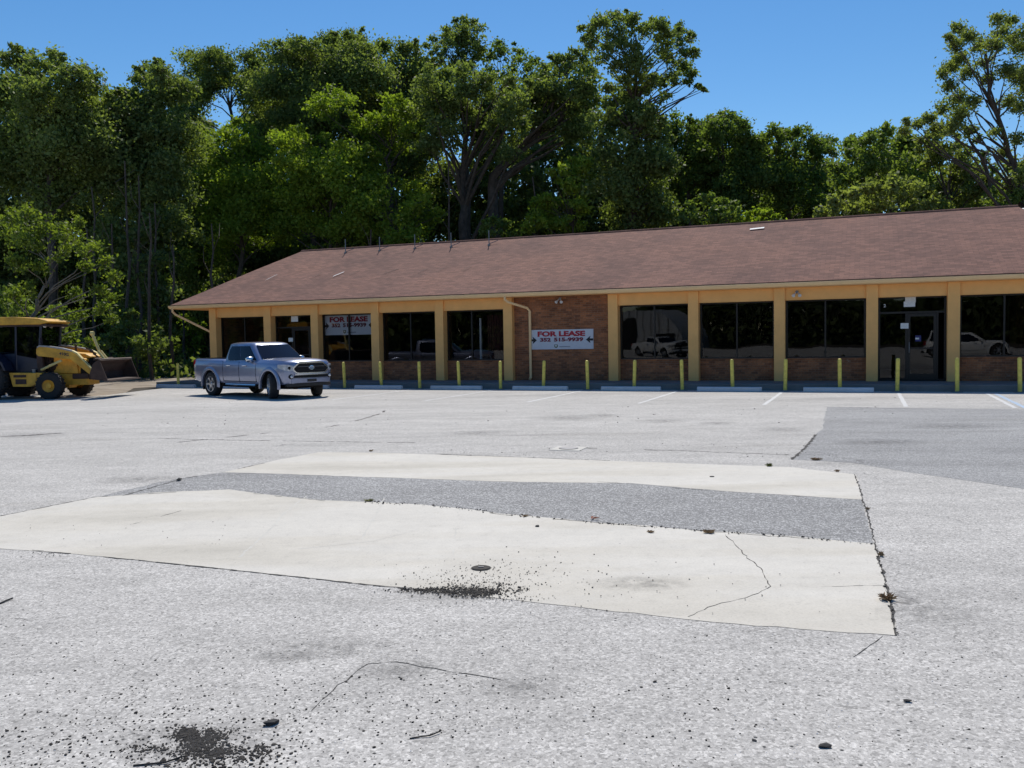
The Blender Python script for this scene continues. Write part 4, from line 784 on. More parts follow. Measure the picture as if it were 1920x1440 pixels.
text('410G', 'arm_number', .13, M['cdark'], ld, (cz[0], -.62-.056, cz[1]-.005), rot=(math.pi/2, math.radians(9), 0), bold=.003, sx=1.1)
# bucket link and cylinders
q = MB(); p1, p2 = PX(170, 625, 29.4), PX(184, 658, 29.4); q.tube([(p1[0], -.1, p1[1]), (p2[0], -.1, p2[1])], .05, 8); q.tube([(p1[0]-.04, -.1, p1[1]), (p1[0]+.07, -.1, p1[1])], .07, 8); q.build('bucket_level_rod', M['cyl'], ld, smooth=True)
for dy in (-.18, .0):
    q = MB(); p1, p2 = PX(184, 658, 29.4), PX(201, 679, 29.4); q.tube([(p1[0], dy, p1[1]), (p2[0], dy, p2[1])], .045, 8); q.build('bucket_cylinder', M['cyl'], ld, smooth=True)
q = MB()
for k in range(7):
    a = PX(168+k*2.2, 652+k*5.5, 29.3); b = PX(180+k*1.2, 658+k*6, 29.3); q.tube([(a[0], -.5+.15*k, a[1]), (b[0], -.45+.15*k, b[1])], .028, 6)
q.tube([(PX(178, 668)[0]-.1, -.62, PX(178, 668)[1]-.1), (PX(178, 668)[0]-.1, .62, PX(178, 668)[1]-.1)], .045, 8); q.build('bucket_linkage', M['rust'], ld)
# bucket shell
top, tip, back0, back1, bb = PX(192, 674, 28.6), PX(208.5, 714, 28.6), PX(180, 682, 28.6), PX(174, 700, 28.6), PX(178, 711, 28.6)
prof = [top, ((top[0]+back0[0])/2, (top[1]+back0[1])/2+.015), back0, back1, bb, ((bb[0]+tip[0])/2, (bb[1]+tip[1])/2), tip]
inner = [(x+.035*(1 if i < 4 else 0), z+(.03 if i >= 3 else -.03)) for i, (x, z) in enumerate(prof)]
q = MB(); q.prism(prof+inner[::-1], -1.10, 1.10, 'y'); bk = q.build('bucket', M['rust'], ld)
for y in (-1.12, 1.09): q = MB(); q.prism(prof, y, y+.03, 'y'); q.build('bucket_side', M['rust'], bk)
q = MB(); q.tube([(top[0], -1.12, top[1]), (top[0], 1.12, top[1])], .028, 8); q.box((tip[0]-.12, -1.14, tip[1]-.02), (tip[0]+.05, 1.14, tip[1]+.012)); q.build('bucket_edge', M['rustlight'], bk)
# folded boom behind cab
q = MB(); q.prism([(-2.9, .6), (-2.7, .6), (-2.75, 1.3), (-3.1, 3.0), (-3.3, 3.0), (-3.0, 1.2)], -.15, .15, 'y'); q.build('boom', M['cy'], ld, bevel=.02)

#=====================================================================  TREES
def leaf_mesh(name, cen, size, tint, mat, parent=None, asp=.6, up=.15):
    n = len(cen); nrm = RNG.normal(size=(n, 3)); nrm[:, 2] += up; nrm /= np.linalg.norm(nrm, axis=1)[:, None]
    a = RNG.normal(size=(n, 3)); a -= nrm*(a*nrm).sum(1)[:, None]; a /= np.linalg.norm(a, axis=1)[:, None]; b = np.cross(nrm, a)
    sz = size*RNG.uniform(.6, 1.35, size=(n, 1)); a = a*sz*.5; b = b*sz*.5*asp
    # leaf sprig: slightly folded quad
    v = np.stack([cen-a, cen-b*.9+nrm*sz*.06, cen+a, cen+b], axis=1).reshape(-1, 3)
    me = bpy.data.meshes.new(name); me.vertices.add(4*n); me.vertices.foreach_set('co', v.astype(np.float32).ravel())
    me.loops.add(4*n); me.loops.foreach_set('vertex_index', np.arange(4*n, dtype=np.int32))
    me.polygons.add(n); me.polygons.foreach_set('loop_start', np.arange(0, 4*n, 4, dtype=np.int32)); me.polygons.foreach_set('loop_total', np.full(n, 4, dtype=np.int32))
    at = me.attributes.new('tint', 'FLOAT', 'FACE'); at.data.foreach_set('value', np.clip(tint, 0, 1).astype(np.float32)); me.update(calc_edges=True); me.materials.append(mat)
    o = bpy.data.objects.new(name, me); COL.objects.link(o)
    if parent is not None: o.parent = parent
    return o
def rnd_dir(n, zb=.25):
    d = RNG.normal(size=(n, 3)); d[:, 2] += zb; return d/np.linalg.norm(d, axis=1)[:, None]
def make_tree(name, label, cat, Y, trunk, clumps, leaf='leaf_dark', dens=1.0, lsize=.21, subs=13, trad=.28, spread=2.2, bark='bark', group=None, subr=.42, flat_=.75, twig=True, droop=0.0, tintb=0.0, gz=0.0, part='crown', branchy=.75, keepY=False):
    """trunk: [(px,py),...] photo pixels bottom to top at distance Y; clumps: [(px,py,rpx[,dY])]"""
    if trunk[0][0] > 290 and not keepY:
        r_ = ray(trunk[0][0], 640); yl = (17.0+BX*SY+BY*CY)/(r_.x/r_.y*SY+CY); Y = yl+max(-.8, (Y-44)*.75)
    k = Y/FPX; b0 = atY(trunk[0][0], 700, Y); base = Vector((b0.x, Y, gz))
    t = thing(name, label, cat, base, 0, group); loc = lambda P: Vector(P)-base
    T = [Vector((0, 0, -.1))] + [loc(atY(x, y, Y+RNG.uniform(-.4, .4))) for x, y in trunk[1:]]
    # dense trunk polyline with wobble
    P = []
    for i in range(len(T)-1):
        for j in range(5): P.append(T[i].lerp(T[i+1], j/5)+Vector(RNG.normal(size=3)*.07*(1 if i or j else 0)))
    P.append(T[-1]); n = len(P)
    mb = MB(); mb.tube(P, [trad*(1.25 if i == 0 else 1-.72*i/(n-1)) for i in range(n)], 9)
    if not leaf == 'leaf_deep' and lsize > .17: clumps = clumps + [(x_+RNG.uniform(-.7, .7)*r_, y_-r_*RNG.uniform(.35, .85), r_*RNG.uniform(.25, .42)) for x_, y_, r_ in [c_[:3] for c_ in clumps] if RNG.random() < .75]
    C, S_, TI = [], [], []; tops = max(p.z for p in P)
    for cl in clumps:
        x, y, r = cl[:3]; dY = cl[3] if len(cl) > 3 else RNG.uniform(-spread, spread)
        c0 = loc(atY(x, y, Y+dY)); R = r*k
        # limb from trunk
        want = c0.z-max(.8, (Vector((c0.x, c0.y))-Vector((P[n//2].x, P[n//2].y))).length*branchy)
        cand = min(range(n), key=lambda i: abs(P[i].z-want)+.25*(P[i]-c0).length); A = P[cand]
        if cand >= n-1: cand = n-2; A = P[cand]
        L = (c0-A).length
        if L > .3:
            mid = A.lerp(c0, .5)+Vector((RNG.normal()*.05*L, RNG.normal()*.05*L, .05*L)); q1 = A.lerp(mid, .5)+Vector(RNG.normal(size=3)*.02*L)+Vector((0, 0, .02*L)); q2 = mid.lerp(c0, .5)+Vector(RNG.normal(size=3)*.02*L)
            r0 = min(trad*(1-.72*cand/(n-1))*.5, .03+L*.022); mb.tube([A, q1, mid, q2, c0], [r0, r0*.75, r0*.55, r0*.38, r0*.15], 6)
        m = max(5, int(subs*min(1.6, max(.6, R/1.5)**1.3))); d = rnd_dir(m, .35); rr = R*RNG.uniform(.3, 1.08, size=(m, 1)); sc = np.array(c0)[None]+d*rr*np.array([1, 1, .88])
        for s in sc:
            sr = R*subr*RNG.uniform(.6, 1.4); nl = int(dens*165*(sr/.5)**2*(.24/lsize)**2*.9)+10
            g = RNG.normal(size=(nl, 3))*sr*RNG.uniform(.4, .8, size=(nl, 1)); g[:, 2] *= flat_
            if droop: g[:, 2] -= np.abs(RNG.normal(size=nl))*droop*sr
            C.append(s[None]+g); bt = RNG.uniform(-.18, .18)+tintb; TI.append(RNG.uniform(.15, .75, size=nl)+bt)
            if twig and RNG.random() < .8: mb.tube([c0, c0.lerp(Vector(s), .5)+Vector(RNG.normal(size=3)*.06*R), Vector(s)], [.018*R/1.5+.006, .011, .004], 3, cap=False)
    mb.build('trunk', M[bark], t, smooth=True, fix=False)
    leaf_mesh(part, np.concatenate(C), lsize, np.concatenate(TI), M[leaf], t)
    return t
WG = 'trees of the wood behind the shops'
tr_ = lambda *a, **k: make_tree('tree', *a, group=WG, **k)
tr_('dark oak at the far left with two round tops', 'tree', 50, [(95, 700), (100, 480), (90, 300), (85, 150)], [(15,112,28),(42,108,26),(62,150,36),(105,122,26),(130,150,34),(30,190,52),(95,215,58),(165,160,34),(175,205,48),(150,275,60),(60,290,60),(15,330,55),(110,350,62),(190,330,50),(205,200,24)], subs=15)
tr_('dark oak left of the gap, with a dip in front of the sky', 'tree', 53, [(262, 700), (258, 450), (270, 300), (285, 180)], [(262,152,24),(290,130,24),(312,135,26),(240,195,34),(225,180,18),(290,190,46),(330,175,38),(245,250,48),(305,265,55),(250,320,55),(320,345,50),(270,400,50),(205,255,34)], subs=14)
tr_('oak with blue sky holes low in its crown, left of centre', 'tree', 55, [(405, 700), (420, 470), (440, 260), (430, 190)], [(372,128,30),(398,118,26),(420,130,30),(455,125,28),(485,122,28),(360,175,34),(400,170,30),(450,165,34),(500,165,40),(350,235,34),(515,215,42),(350,290,40),(495,260,30)], subs=13, trad=.3)
tr_('rounded oak rising left of centre above the light green crowns', 'tree', 54, [(585, 700), (590, 480), (600, 280), (610, 160)], [(520,108,26),(548,100,26),(575,92,26),(612,84,26),(640,80,26),(662,78,24),(560,140,44),(610,135,46),(660,130,44),(535,175,46),(590,190,50),(650,190,50),(620,240,50),(560,235,44)], subs=14)
tr_('oak between the rounded oak and the tall narrow top', 'tree', 56, [(735, 700), (735, 450), (730, 280), (740, 160)], [(690,100,28),(720,95,24),(748,108,26),(775,98,22),(700,150,44),(755,155,44),(795,130,30),(690,210,46),(755,220,46),(810,185,40),(720,280,50),(790,290,44)], subs=13)
tr_('light yellow green tree left of centre, lower crown', 'tree', 44, [(455, 700), (450, 520), (455, 400), (460, 320)], [(415,262,28),(440,250,28),(465,268,30),(392,285,26),(430,305,40),(480,300,40),(385,335,34),(440,360,44),(500,345,40),(400,400,40),(470,415,44),(520,400,34),(430,455,40),(520,440,30)], leaf='leaf_bright', subs=12, dens=.85, trad=.2, tintb=-.1)
tr_('bright green tree with layered crown above the left roof slope', 'tree', 43, [(610, 700), (615, 520), (620, 420), (620, 330)], [(540,270,26),(575,290,34),(560,262,24),(600,275,30),(640,290,34),(680,300,30),(545,320,34),(600,330,42),(655,340,44),(700,345,34),(560,375,40),(620,385,44),(680,395,40),(590,435,40),(655,440,42),(530,430,34)], leaf='leaf_bright', subs=12, dens=.9, trad=.2)
tr_('small yellow green crown under the oak, hanging beside the dark trunks', 'tree', 42, [(745, 700), (748, 520), (745, 440)], [(745,350,28),(775,352,24),(715,372,28),(790,378,22),(760,388,30),(805,395,20),(825,402,14),(735,415,32),(780,420,30),(700,440,32),(755,450,34)], leaf='leaf_bright', subs=11, dens=.85, trad=.16, droop=.4)
tr_('yellow green feathery crown right of the rounded oak', 'tree', 47, [(720, 700), (715, 480), (722, 350), (730, 260)], [(735,205,24),(760,215,22),(705,225,28),(740,245,34),(775,250,24),(715,275,34),(755,280,30),(640,190,28),(600,200,26),(625,215,30),(680,240,24),(695,310,26)], leaf='leaf_bright', subs=12, dens=.8, trad=.18, tintb=-.15)
tr_('tall narrow topped tree standing clear above the centre oaks', 'tree', 58, [(880, 700), (880, 450), (872, 260), (872, 110)], [(866,48,20),(885,58,20),(850,68,18),(838,60,10),(895,78,18),(862,85,26),(885,98,22),(840,92,18),(858,118,22),(905,105,16),(880,128,18),(820,100,14),(808,82,14),(812,120,22)], subs=12, dens=.95)
tr_('thin crowned tree with sky showing through, right of the narrow top', 'tree', 59, [(935, 700), (935, 450), (940, 260), (945, 170)], [(932,90,16),(918,110,16),(945,105,16),(968,95,16),(985,112,18),(960,125,20),(995,130,14),(925,135,18),(945,148,20),(985,142,18),(1005,118,10),(900,150,16)], leaf='leaf_mid', subs=9, dens=.6)
# large spreading oak with visible limbs
tr_('large spreading oak with dark forked limbs in the middle of the photo', 'tree', 47, [(872, 700), (870, 480), (868, 330), (872, 215)], [(800,150,28),(835,140,28),(870,150,30),(905,158,28),(940,165,30),(810,195,38),(860,200,40),(910,205,40),(955,200,34),(790,230,28),(835,245,34),(895,245,34),(940,245,32),(975,190,28),(930,290,24),(1000,175,28),(800,275,22),(960,290,22)], subs=15, trad=.42, spread=3, branchy=1.35, droop=.3)
tr_('leaning oak whose long limbs sweep up to the right of the big oak', 'tree', 48, [(930, 700), (925, 430), (925, 330), (990, 265), (1050, 225), (1085, 170)], [(1020,135,26),(1050,118,24),(1072,112,24),(1095,130,26),(1040,160,34),(1085,165,36),(1010,185,30),(1055,205,36),(1100,205,32),(1020,235,30),(1075,245,32),(1110,180,20),(1095,250,26)], subs=15, trad=.40, branchy=.9, droop=.3)
tr_('tallest tree, broad airy top standing against the sky right of centre', 'tree', 45, [(1195, 700), (1192, 450), (1190, 250), (1192, 100)], [(1102,62,16),(1125,50,18),(1112,80,20),(1095,75,10),(1150,38,16),(1165,32,14),(1185,42,18),(1165,65,24),(1200,60,20),(1225,52,18),(1250,58,18),(1275,60,16),(1295,72,14),(1140,95,24),(1190,95,26),(1235,90,24),(1275,95,22),(1300,100,12),(1155,125,22),(1205,130,22),(1250,125,24),(1285,130,20),(1298,142,12),(1265,155,14),(1290,158,9),(1308,163,8),(1320,170,6),(1215,155,20),(1170,150,20),(1245,185,12),(1240,160,14)], subs=15, dens=.75, trad=.26, subr=.45, lsize=.18)
tr_('vine wrapped dark tree below the tallest top', 'tree', 44.5, [(1185, 700), (1185, 500), (1188, 350), (1190, 230)], [(1150,185,30),(1195,180,34),(1225,210,28),(1140,225,34),(1190,235,40),(1228,260,34),(1145,280,38),(1195,300,44),(1232,320,34),(1150,340,40),(1205,365,44),(1165,400,42),(1225,400,36),(1240,225,14)], subs=16, trad=.4, droop=.5, spread=1.2)
tr_('small bright yellow green tree above the roof, right of the big oak', 'tree', 40, [(1075, 700), (1072, 520), (1075, 400)], [(1055,318,16),(1080,308,18),(1100,305,14),(1040,330,14),(1088,330,22),(1070,350,20),(1098,355,20),(1005,385,18),(1022,378,16),(1030,400,24),(1005,415,20),(1050,425,22),(1075,425,20),(1085,395,22),(985,430,14),(1060,385,16)], leaf='leaf_bright', subs=12, dens=.95, trad=.14, spread=1)
tr_('pair of round green tops right of the tallest tree, left one', 'tree', 56, [(1300, 700), (1295, 480), (1290, 330)], [(1270,238,22),(1292,245,26),(1265,262,24),(1310,265,28),(1280,290,38),(1320,300,34),(1275,335,38),(1320,345,36),(1260,310,24)], leaf='leaf_mid', subs=14, tintb=-.1)
tr_('domed green tree beside the open sky, right of the tallest tree', 'tree', 54, [(1375, 700), (1365, 480), (1360, 330)], [(1345,228,24),(1365,222,22),(1335,248,26),(1385,240,24),(1400,262,24),(1355,265,36),(1395,292,32),(1340,300,38),(1385,320,40),(1345,345,40),(1400,350,36),(1370,375,36)], leaf='leaf_mid', subs=14, tintb=-.12)
tr_('broad dark green tree left of the small sky notch at right', 'tree', 55, [(1480, 700), (1475, 480), (1480, 340)], [(1430,268,22),(1455,258,20),(1480,262,24),(1492,250,16),(1520,262,22),(1545,272,22),(1555,285,14),(1440,298,32),(1485,300,36),(1530,300,26),(1440,345,38),(1490,348,40),(1530,345,26),(1465,385,38),(1520,385,34)], leaf='leaf_mid', subs=14, tintb=-.15)
tr_('olive green spreading tree right of the sky notch', 'tree', 50, [(1660, 700), (1650, 480), (1650, 360)], [(1600,268,18),(1625,262,18),(1650,252,18),(1645,275,24),(1600,295,26),(1640,305,32),(1580,325,26),(1690,285,28),(1685,320,34),(1620,345,34),(1575,365,28),(1665,365,36),(1730,320,30),(1610,390,30),(1720,365,36),(1700,262,14)], leaf='leaf_mid', subs=14, tintb=.05)
tr_('brownish olive tree in front of the tall sparse tree at right', 'tree', 49, [(1790, 700), (1785, 480), (1780, 360)], [(1735,270,20),(1765,262,22),(1795,268,20),(1760,300,32),(1800,300,28),(1825,325,24),(1775,345,38),(1825,365,30),(1850,345,18),(1795,385,34),(1745,395,30),(1850,390,24)], leaf='leaf_olive', subs=14, tintb=-.05)
tr_('low olive shrubby tree above the roof ridge, right of centre', 'tree', 42, [(1640, 700), (1640, 520), (1645, 430)], [(1565,385,20),(1595,372,22),(1630,358,22),(1670,350,24),(1700,355,22),(1735,362,20),(1600,400,26),(1650,392,28),(1700,392,26),(1745,395,22),(1540,405,16)], leaf='leaf_olive', subs=14, spread=1.2, trad=.14, tintb=.15)
tr_('tall sparse tree leaning at the right edge with bare dark limbs', 'tree', 43, [(1935, 700), (1925, 430), (1895, 290), (1855, 180), (1848, 100)], [(1795,55,12),(1815,70,14),(1792,85,12),(1780,72,7),(1840,85,14),(1870,38,12),(1880,62,16),(1895,40,10),(1862,85,16),(1900,75,14),(1915,95,16),(1850,115,12),(1800,115,16),(1780,130,13),(1768,140,9),(1815,140,14),(1775,165,14),(1795,185,16),(1765,205,12),(1825,195,14),(1800,220,16),(1850,150,12),(1885,130,16),(1912,145,16),(1890,190,14),(1915,205,16),(1780,240,14),(1820,245,12),(1740,225,12),(1755,240,12),(1720,235,10),(1695,245,9),(1865,250,10),(1905,260,13),(1880,285,12),(1930,60,20),(1935,170,24),(1915,330,14),(1895,345,10),(1700,228,7)], leaf='leaf_olive', subs=26, dens=.30, trad=.17, subr=.68, lsize=.13, spread=1.5, branchy=1.0)
tr_('second sparse leaning trunk with thin foliage, left of the right edge tree', 'tree', 45, [(1880, 700), (1868, 440), (1850, 310), (1800, 230)], [(1835,262,10),(1845,290,11),(1860,320,11),(1815,285,9),(1880,360,20),(1905,375,20),(1860,395,20),(1920,350,16),(1895,400,22)], leaf='leaf_mid', subs=14, dens=.6, trad=.15, subr=.55, lsize=.16, tintb=-.1)
tr_('low bright green shrub tree just above the ridge, right of centre', 'tree', 39, [(1420, 700), (1420, 520), (1422, 440)], [(1400,408,12),(1422,400,13),(1440,405,12),(1458,410,9),(1410,425,18),(1440,425,16),(1385,420,12)], leaf='leaf_bright', subs=11, trad=.1, spread=.8)
tr_('low pale green shrub tree above the ridge, left of the bright one', 'tree', 40, [(1340, 700), (1340, 520), (1342, 440)], [(1300,385,14),(1325,378,15),(1350,385,15),(1375,382,11),(1310,405,20),(1345,410,20),(1375,410,14),(1285,410,14),(1380,398,12)], leaf='leaf_mid', subs=12, trad=.1, spread=.9, tintb=.1)
tr_('small light green shrub tree on the ridge line near the vent pipes', 'tree', 40, [(925, 700), (922, 540), (925, 460)], [(905,425,12),(925,418,14),(945,425,13),(915,440,16),(945,445,16),(965,440,12)], leaf='leaf_mid', subs=10, trad=.09, spread=.8, tintb=.05)
tr_('leafy understory tree beside the left end of the roof', 'tree', 42, [(345, 700), (345, 600), (345, 520)], [(335,478,18),(355,490,18),(330,505,22),(355,520,22),(340,540,24),(365,545,16),(315,525,14)], leaf='leaf_mid', subs=11, trad=.1, spread=.9, dens=.8, tintb=.05)
tr_('shaded understory tree under the left gutter corner', 'tree', 45, [(362, 700), (362, 660), (360, 600)], [(345,598,12),(365,605,14),(380,618,14),(350,628,16),(372,645,16),(340,655,14),(360,668,14)], leaf='leaf_bright', subs=9, trad=.08, spread=.8, dens=.6, tintb=-.15)
M['leaf_near'] = leafmat('broad_yellow_green_leaves', (.075, .115, .025), (.24, .30, .06), .5)
# light green branchy tree close on the left
tr_('near broadleaf tree over the loader with tangled grey branches', 'tree', 34, [(45, 720), (60, 600), (80, 540), (100, 480)], [(20,415,24),(50,405,24),(80,425,26),(25,450,28),(60,455,26),(110,435,24),(140,450,22),(150,420,12),(170,470,22),(120,478,24),(195,495,18),(215,520,14),(30,495,24),(80,500,18),(160,505,18),(190,545,16),(215,560,12),(60,545,18),(140,550,18),(25,560,22),(105,585,16),(190,585,18),(210,600,14),(150,600,18),(40,600,20),(90,630,18),(130,640,18),(15,625,18),(170,640,12)], leaf='leaf_near', subs=15, dens=.36, lsize=.15, trad=.10, spread=1.6, bark='bark_grey', subr=.5, branchy=.5, tintb=-.1)
# back rows close the wood behind
back = [(30, 62, 190), (135, 66, 205), (235, 64, 240), (330, 67, 245), (430, 64, 320), (535, 68, 220), (640, 65, 200), (745, 68, 210), (850, 66, 330), (950, 69, 240), (1050, 66, 230), (1140, 70, 330), (1260, 68, 320), (1370, 70, 300), (1470, 68, 330), (1590, 69, 335), (1700, 66, 320), (1800, 68, 330), (1900, 70, 370), (-70, 60, 170), (-160, 64, 160), (1990, 60, 300), (2080, 62, 230)]
names_ = ['behind the far left oak', 'behind the left oaks', 'behind the skyline dip', 'behind the second left oak', 'behind the sky holes', 'behind the light green trees', 'behind the rounded oak', 'behind the feathery crown', 'behind the big oak', 'behind the leaning oak', 'behind the small bright tree', 'behind the vine wrapped tree', 'behind the green tops', 'behind the domed tree', 'left of the sky notch', 'right of the sky notch', 'behind the olive tree', 'behind the brownish tree', 'behind the sparse tree', 'beyond the left edge', 'far beyond the left edge', 'beyond the right edge', 'far beyond the right edge']
for (x, Y, top), nm in zip(back, names_):
    cl = []; y = top
    while y < 700:
        wd = 62*(55/Y)
        for q in (-1, 0, 1): cl.append((x+q*wd*RNG.uniform(.6, 1.1), y+RNG.uniform(-12, 12)+abs(q)*10, RNG.uniform(34, 46)))
        y += 52
    make_tree('tree', 'shaded back row forest tree '+nm, 'tree', Y, [(x, 700), (x+RNG.uniform(-12, 12), 480), (x+RNG.uniform(-15, 15), top+60)], cl, leaf='leaf_deep', subs=9, dens=.75, lsize=.36, trad=.22, group='back row trees of the wood', twig=False, tintb=-.05)
# understory in the shade
def under(label, cells, leaf, Y, dens=.8, ls=.26, name='shrub', cat='shrub'):
    x = sum(q[0] for q in cells)/len(cells); return make_tree(name, label, cat, Y, [(x, 715), (x, 690), (x, 670)], cells, leaf=leaf, subs=8, dens=dens, lsize=ls, trad=.06, spread=.9, group='understory shrubs', twig=False)
under('dark understory shrub behind the loader bucket', [(225,640,30),(260,655,28),(245,610,28),(290,640,26),(285,675,22),(235,680,24)], 'leaf_dark', 44)
under('dark understory shrub below the near broadleaf tree', [(150,660,28),(110,665,26),(190,655,26),(170,690,20),(130,695,20)], 'leaf_dark', 42)
under('dark understory shrub left of the silver truck', [(320,650,24),(345,680,22),(300,690,20),(375,690,18),(330,700,16)], 'leaf_dark', 43)
under('dark understory mass in the shade between left trunks', [(230,560,34),(280,570,34),(215,500,34),(270,500,34),(310,590,28),(250,450,34),(200,450,34)], 'leaf_deep', 48, .6)
under('dark understory mass behind the loader cab', [(20,650,34),(60,660,30),(90,640,28),(0,600,34)], 'leaf_deep', 40)
under('shaded green shrub behind the left shop corner', [(385,560,24),(405,520,24),(430,500,22),(370,590,20)], 'leaf_dark', 47)
under('leafy mass filling the left wood, upper part', [(215,330,36),(240,380,38),(200,420,36),(285,380,34),(320,420,36),(350,440,34),(270,430,36),(170,380,36)], 'leaf_dark', 50, .7, .24, 'tree', 'young tree')
under('leafy mass filling the left wood, lower part', [(300,500,32),(270,530,34),(320,560,30),(225,470,34),(180,480,30),(240,600,30),(285,620,26),(320,620,22)], 'leaf_dark', 49, .6, .24, 'tree', 'young tree')
under('weedy shrub row at the far left behind the loader roof', [(0,560,34),(45,590,32),(95,600,30),(130,610,28),(20,640,30)], 'leaf_mid', 39, .6)
# bare slim trunks in the dark left wood
for i, (x, y1_, Y) in enumerate([(237, 300, 46), (262, 330, 47), (205, 420, 45), (300, 380, 48), (322, 450, 45), (285, 400, 43), (180, 350, 47), (395, 420, 46), (690, 430, 46), (850, 300, 50), (1010, 330, 49), (155, 430, 44)]):
    p0 = atY(x, 700, Y); p1 = atY(x+RNG.uniform(-10, 10), y1_, Y); b = Vector((p0.x, Y, 0)); m = MB(); P = [Vector((0, 0, -.1))]+[Vector((0, 0, 0)).lerp(p1-b, j/6)+Vector(RNG.normal(size=3)*.08) for j in range(1, 7)]
    m.tube(P, [.10-.011*j for j in range(7)], 7)
    for j in range(3, 6): a = P[j]; m.tube([a, a+Vector((RNG.normal()*.35, RNG.normal()*.3, .7)), a+Vector((RNG.normal()*.5, RNG.normal()*.3, 1.5))], [.03, .018, .006], 4)
    t = thing('bare_trunk', ['slim bare trunk in the dark wood above the bucket', 'slim bare trunk right of the first in the dark left wood', 'slim bare trunk over the loader nose', 'slim bare trunk left of the roof corner', 'slim bare trunk just left of the gutter corner', 'short bare trunk in front of the left wood', 'slim bare trunk left of the bucket lever', 'slim bare trunk behind the left roof slope', 'slim bare trunk above the first vent pipes', 'slim bare trunk beside the big oak', 'slim bare trunk right of the leaning oak', 'slim bare trunk above the loader arms'][i], 'tree trunk', b, 0, 'slim trunks inside the wood'); m.build('trunk', M['bark'], t, smooth=True, fix=False)
# leaf litter and low ground cover along the wood edge
n = 26000; u = RNG.uniform(-46, 40, n); v = RNG.uniform(0, 1, n)**.7*9; X_ = u; Yb = np.where(u < -13, 43.5-.15*(u+13)*0, 48+(-u-13)*.0); Yc = Yb+v+RNG.normal(size=n)*.5
keep = np.ones(n, bool); Zc = np.abs(RNG.normal(size=n))*.55*(1-.4*RNG.random(n)); cen = np.stack([X_, Yc, Zc], 1)
o = leaf_mesh('ground_cover', cen, .3, RNG.uniform(0, .8, n), M['leaf_deep']); tag(o, kind='stuff')
# woods across the street behind the viewpoint (mirrored in the windows) and the far wood behind the back rows
n = 90000; ang = RNG.uniform(math.radians(168), math.radians(372), n); rad_ = 78+RNG.normal(size=n)*2.5; hgt = 9+2.5*np.sin(ang*11)+1.6*np.sin(ang*27+1)+1.0*np.sin(ang*61)
o = leaf_mesh('street_wood', np.stack([rad_*np.cos(ang), rad_*np.sin(ang), RNG.uniform(0, 1, n)*hgt], 1), 1.1, RNG.uniform(0, .7, n), M['leaf_deep']); tag(o, kind='stuff')
n = 80000; X_ = RNG.uniform(-75, 85, n); hgt = 11.5+1.5*np.sin(X_*.21)+1.2*np.sin(X_*.53+1)-np.clip(X_, 0, 60)*.05
o = leaf_mesh('far_wood', np.stack([X_, 84+RNG.normal(size=n)*3, RNG.uniform(0, 1, n)**.9*hgt], 1), .95, RNG.uniform(0, .7, n), M['leaf_deep']); tag(o, kind='stuff')

#=====================================================================  DEBRIS, WEEDS, COVERS
ICO = bmesh.new(); bmesh.ops.create_icosphere(ICO, subdivisions=1, radius=1); IV = np.array([v.co[:] for v in ICO.verts]); IF = np.array([[v.index for v in f.verts] for f in ICO.faces]); ICO.free()
def stones(name, pts, sizes, mat, flatn=.55):
    n = len(pts); V = np.repeat(IV[None], n, 0)*RNG.uniform(.6, 1.35, size=(n, 12, 1)); V *= RNG.uniform(.6, 1.3, size=(n, 1, 3)); V[:, :, 2] *= flatn
    a = RNG.uniform(0, 6.28, n); ca, sa = np.cos(a)[:, None], np.sin(a)[:, None]; x = V[:, :, 0]*ca-V[:, :, 1]*sa; y = V[:, :, 0]*sa+V[:, :, 1]*ca; V[:, :, 0], V[:, :, 1] = x, y
    V = V*np.array(sizes)[:, None, None]+np.array([(p[0], p[1], p[2]+s*.3) for p, s in zip(pts, sizes)])[:, None, :]
    F = IF[None]+(np.arange(n)*12)[:, None, None]; me = bpy.data.meshes.new(name); me.from_pydata(V.reshape(-1, 3).tolist(), [], F.reshape(-1, 3).tolist()); me.materials.append(mat); o = bpy.data.objects.new(name, me); COL.objects.link(o); return o
M['grit'] = simple('black_asphalt_crumbs', (.026, .021, .017), .85, var=.5, scale=40); M['chunk'] = simple('dark_asphalt_chunk', (.035, .033, .032), .9, var=.3, scale=30)
pts, sz = [], []
def scatter(cx, cy, sx, sy, n, lo, hi, z=0.0, uni=False):
    for _ in range(n):
        x, y = (random.uniform(cx-sx, cx+sx), random.uniform(cy-sy, cy+sy)) if uni else (random.gauss(cx, sx), random.gauss(cy, sy))
        if y > 1560 or y < 700: continue
        pts.append(G(x, y, z)); sz.append(random.triangular(lo, hi, lo))
for _ in range(15): scatter(random.gauss(385, 42), random.gauss(1397, 15), random.uniform(8, 26), random.uniform(3, 8), 150, .0015, .008)
scatter(345, 1376, 12, 7, 170, .003, .01); scatter(400, 1415, 60, 12, 260, .003, .011); scatter(400, 1445, 100, 26, 330, .003, .012); scatter(380, 1380, 150, 60, 420, .002, .009); scatter(120, 1405, 170, 40, 330, .002, .009); scatter(330, 1300, 190, 70, 260, .002, .007)
scatter(885, 1111, 30, 4, 700, .003, .011, .005)
for _ in range(7): scatter(random.gauss(890, 34), random.gauss(1106, 5), random.uniform(8, 20), 3, 50, .002, .010, .005)
scatter(810, 1107, 34, 3, 420, .003, .010, .004); scatter(870, 1090, 55, 18, 380, .002, .008, .005); scatter(940, 1075, 70, 22, 130, .002, .007, .005); scatter(960, 1121, 40, 4, 110, .002, .007, .006)
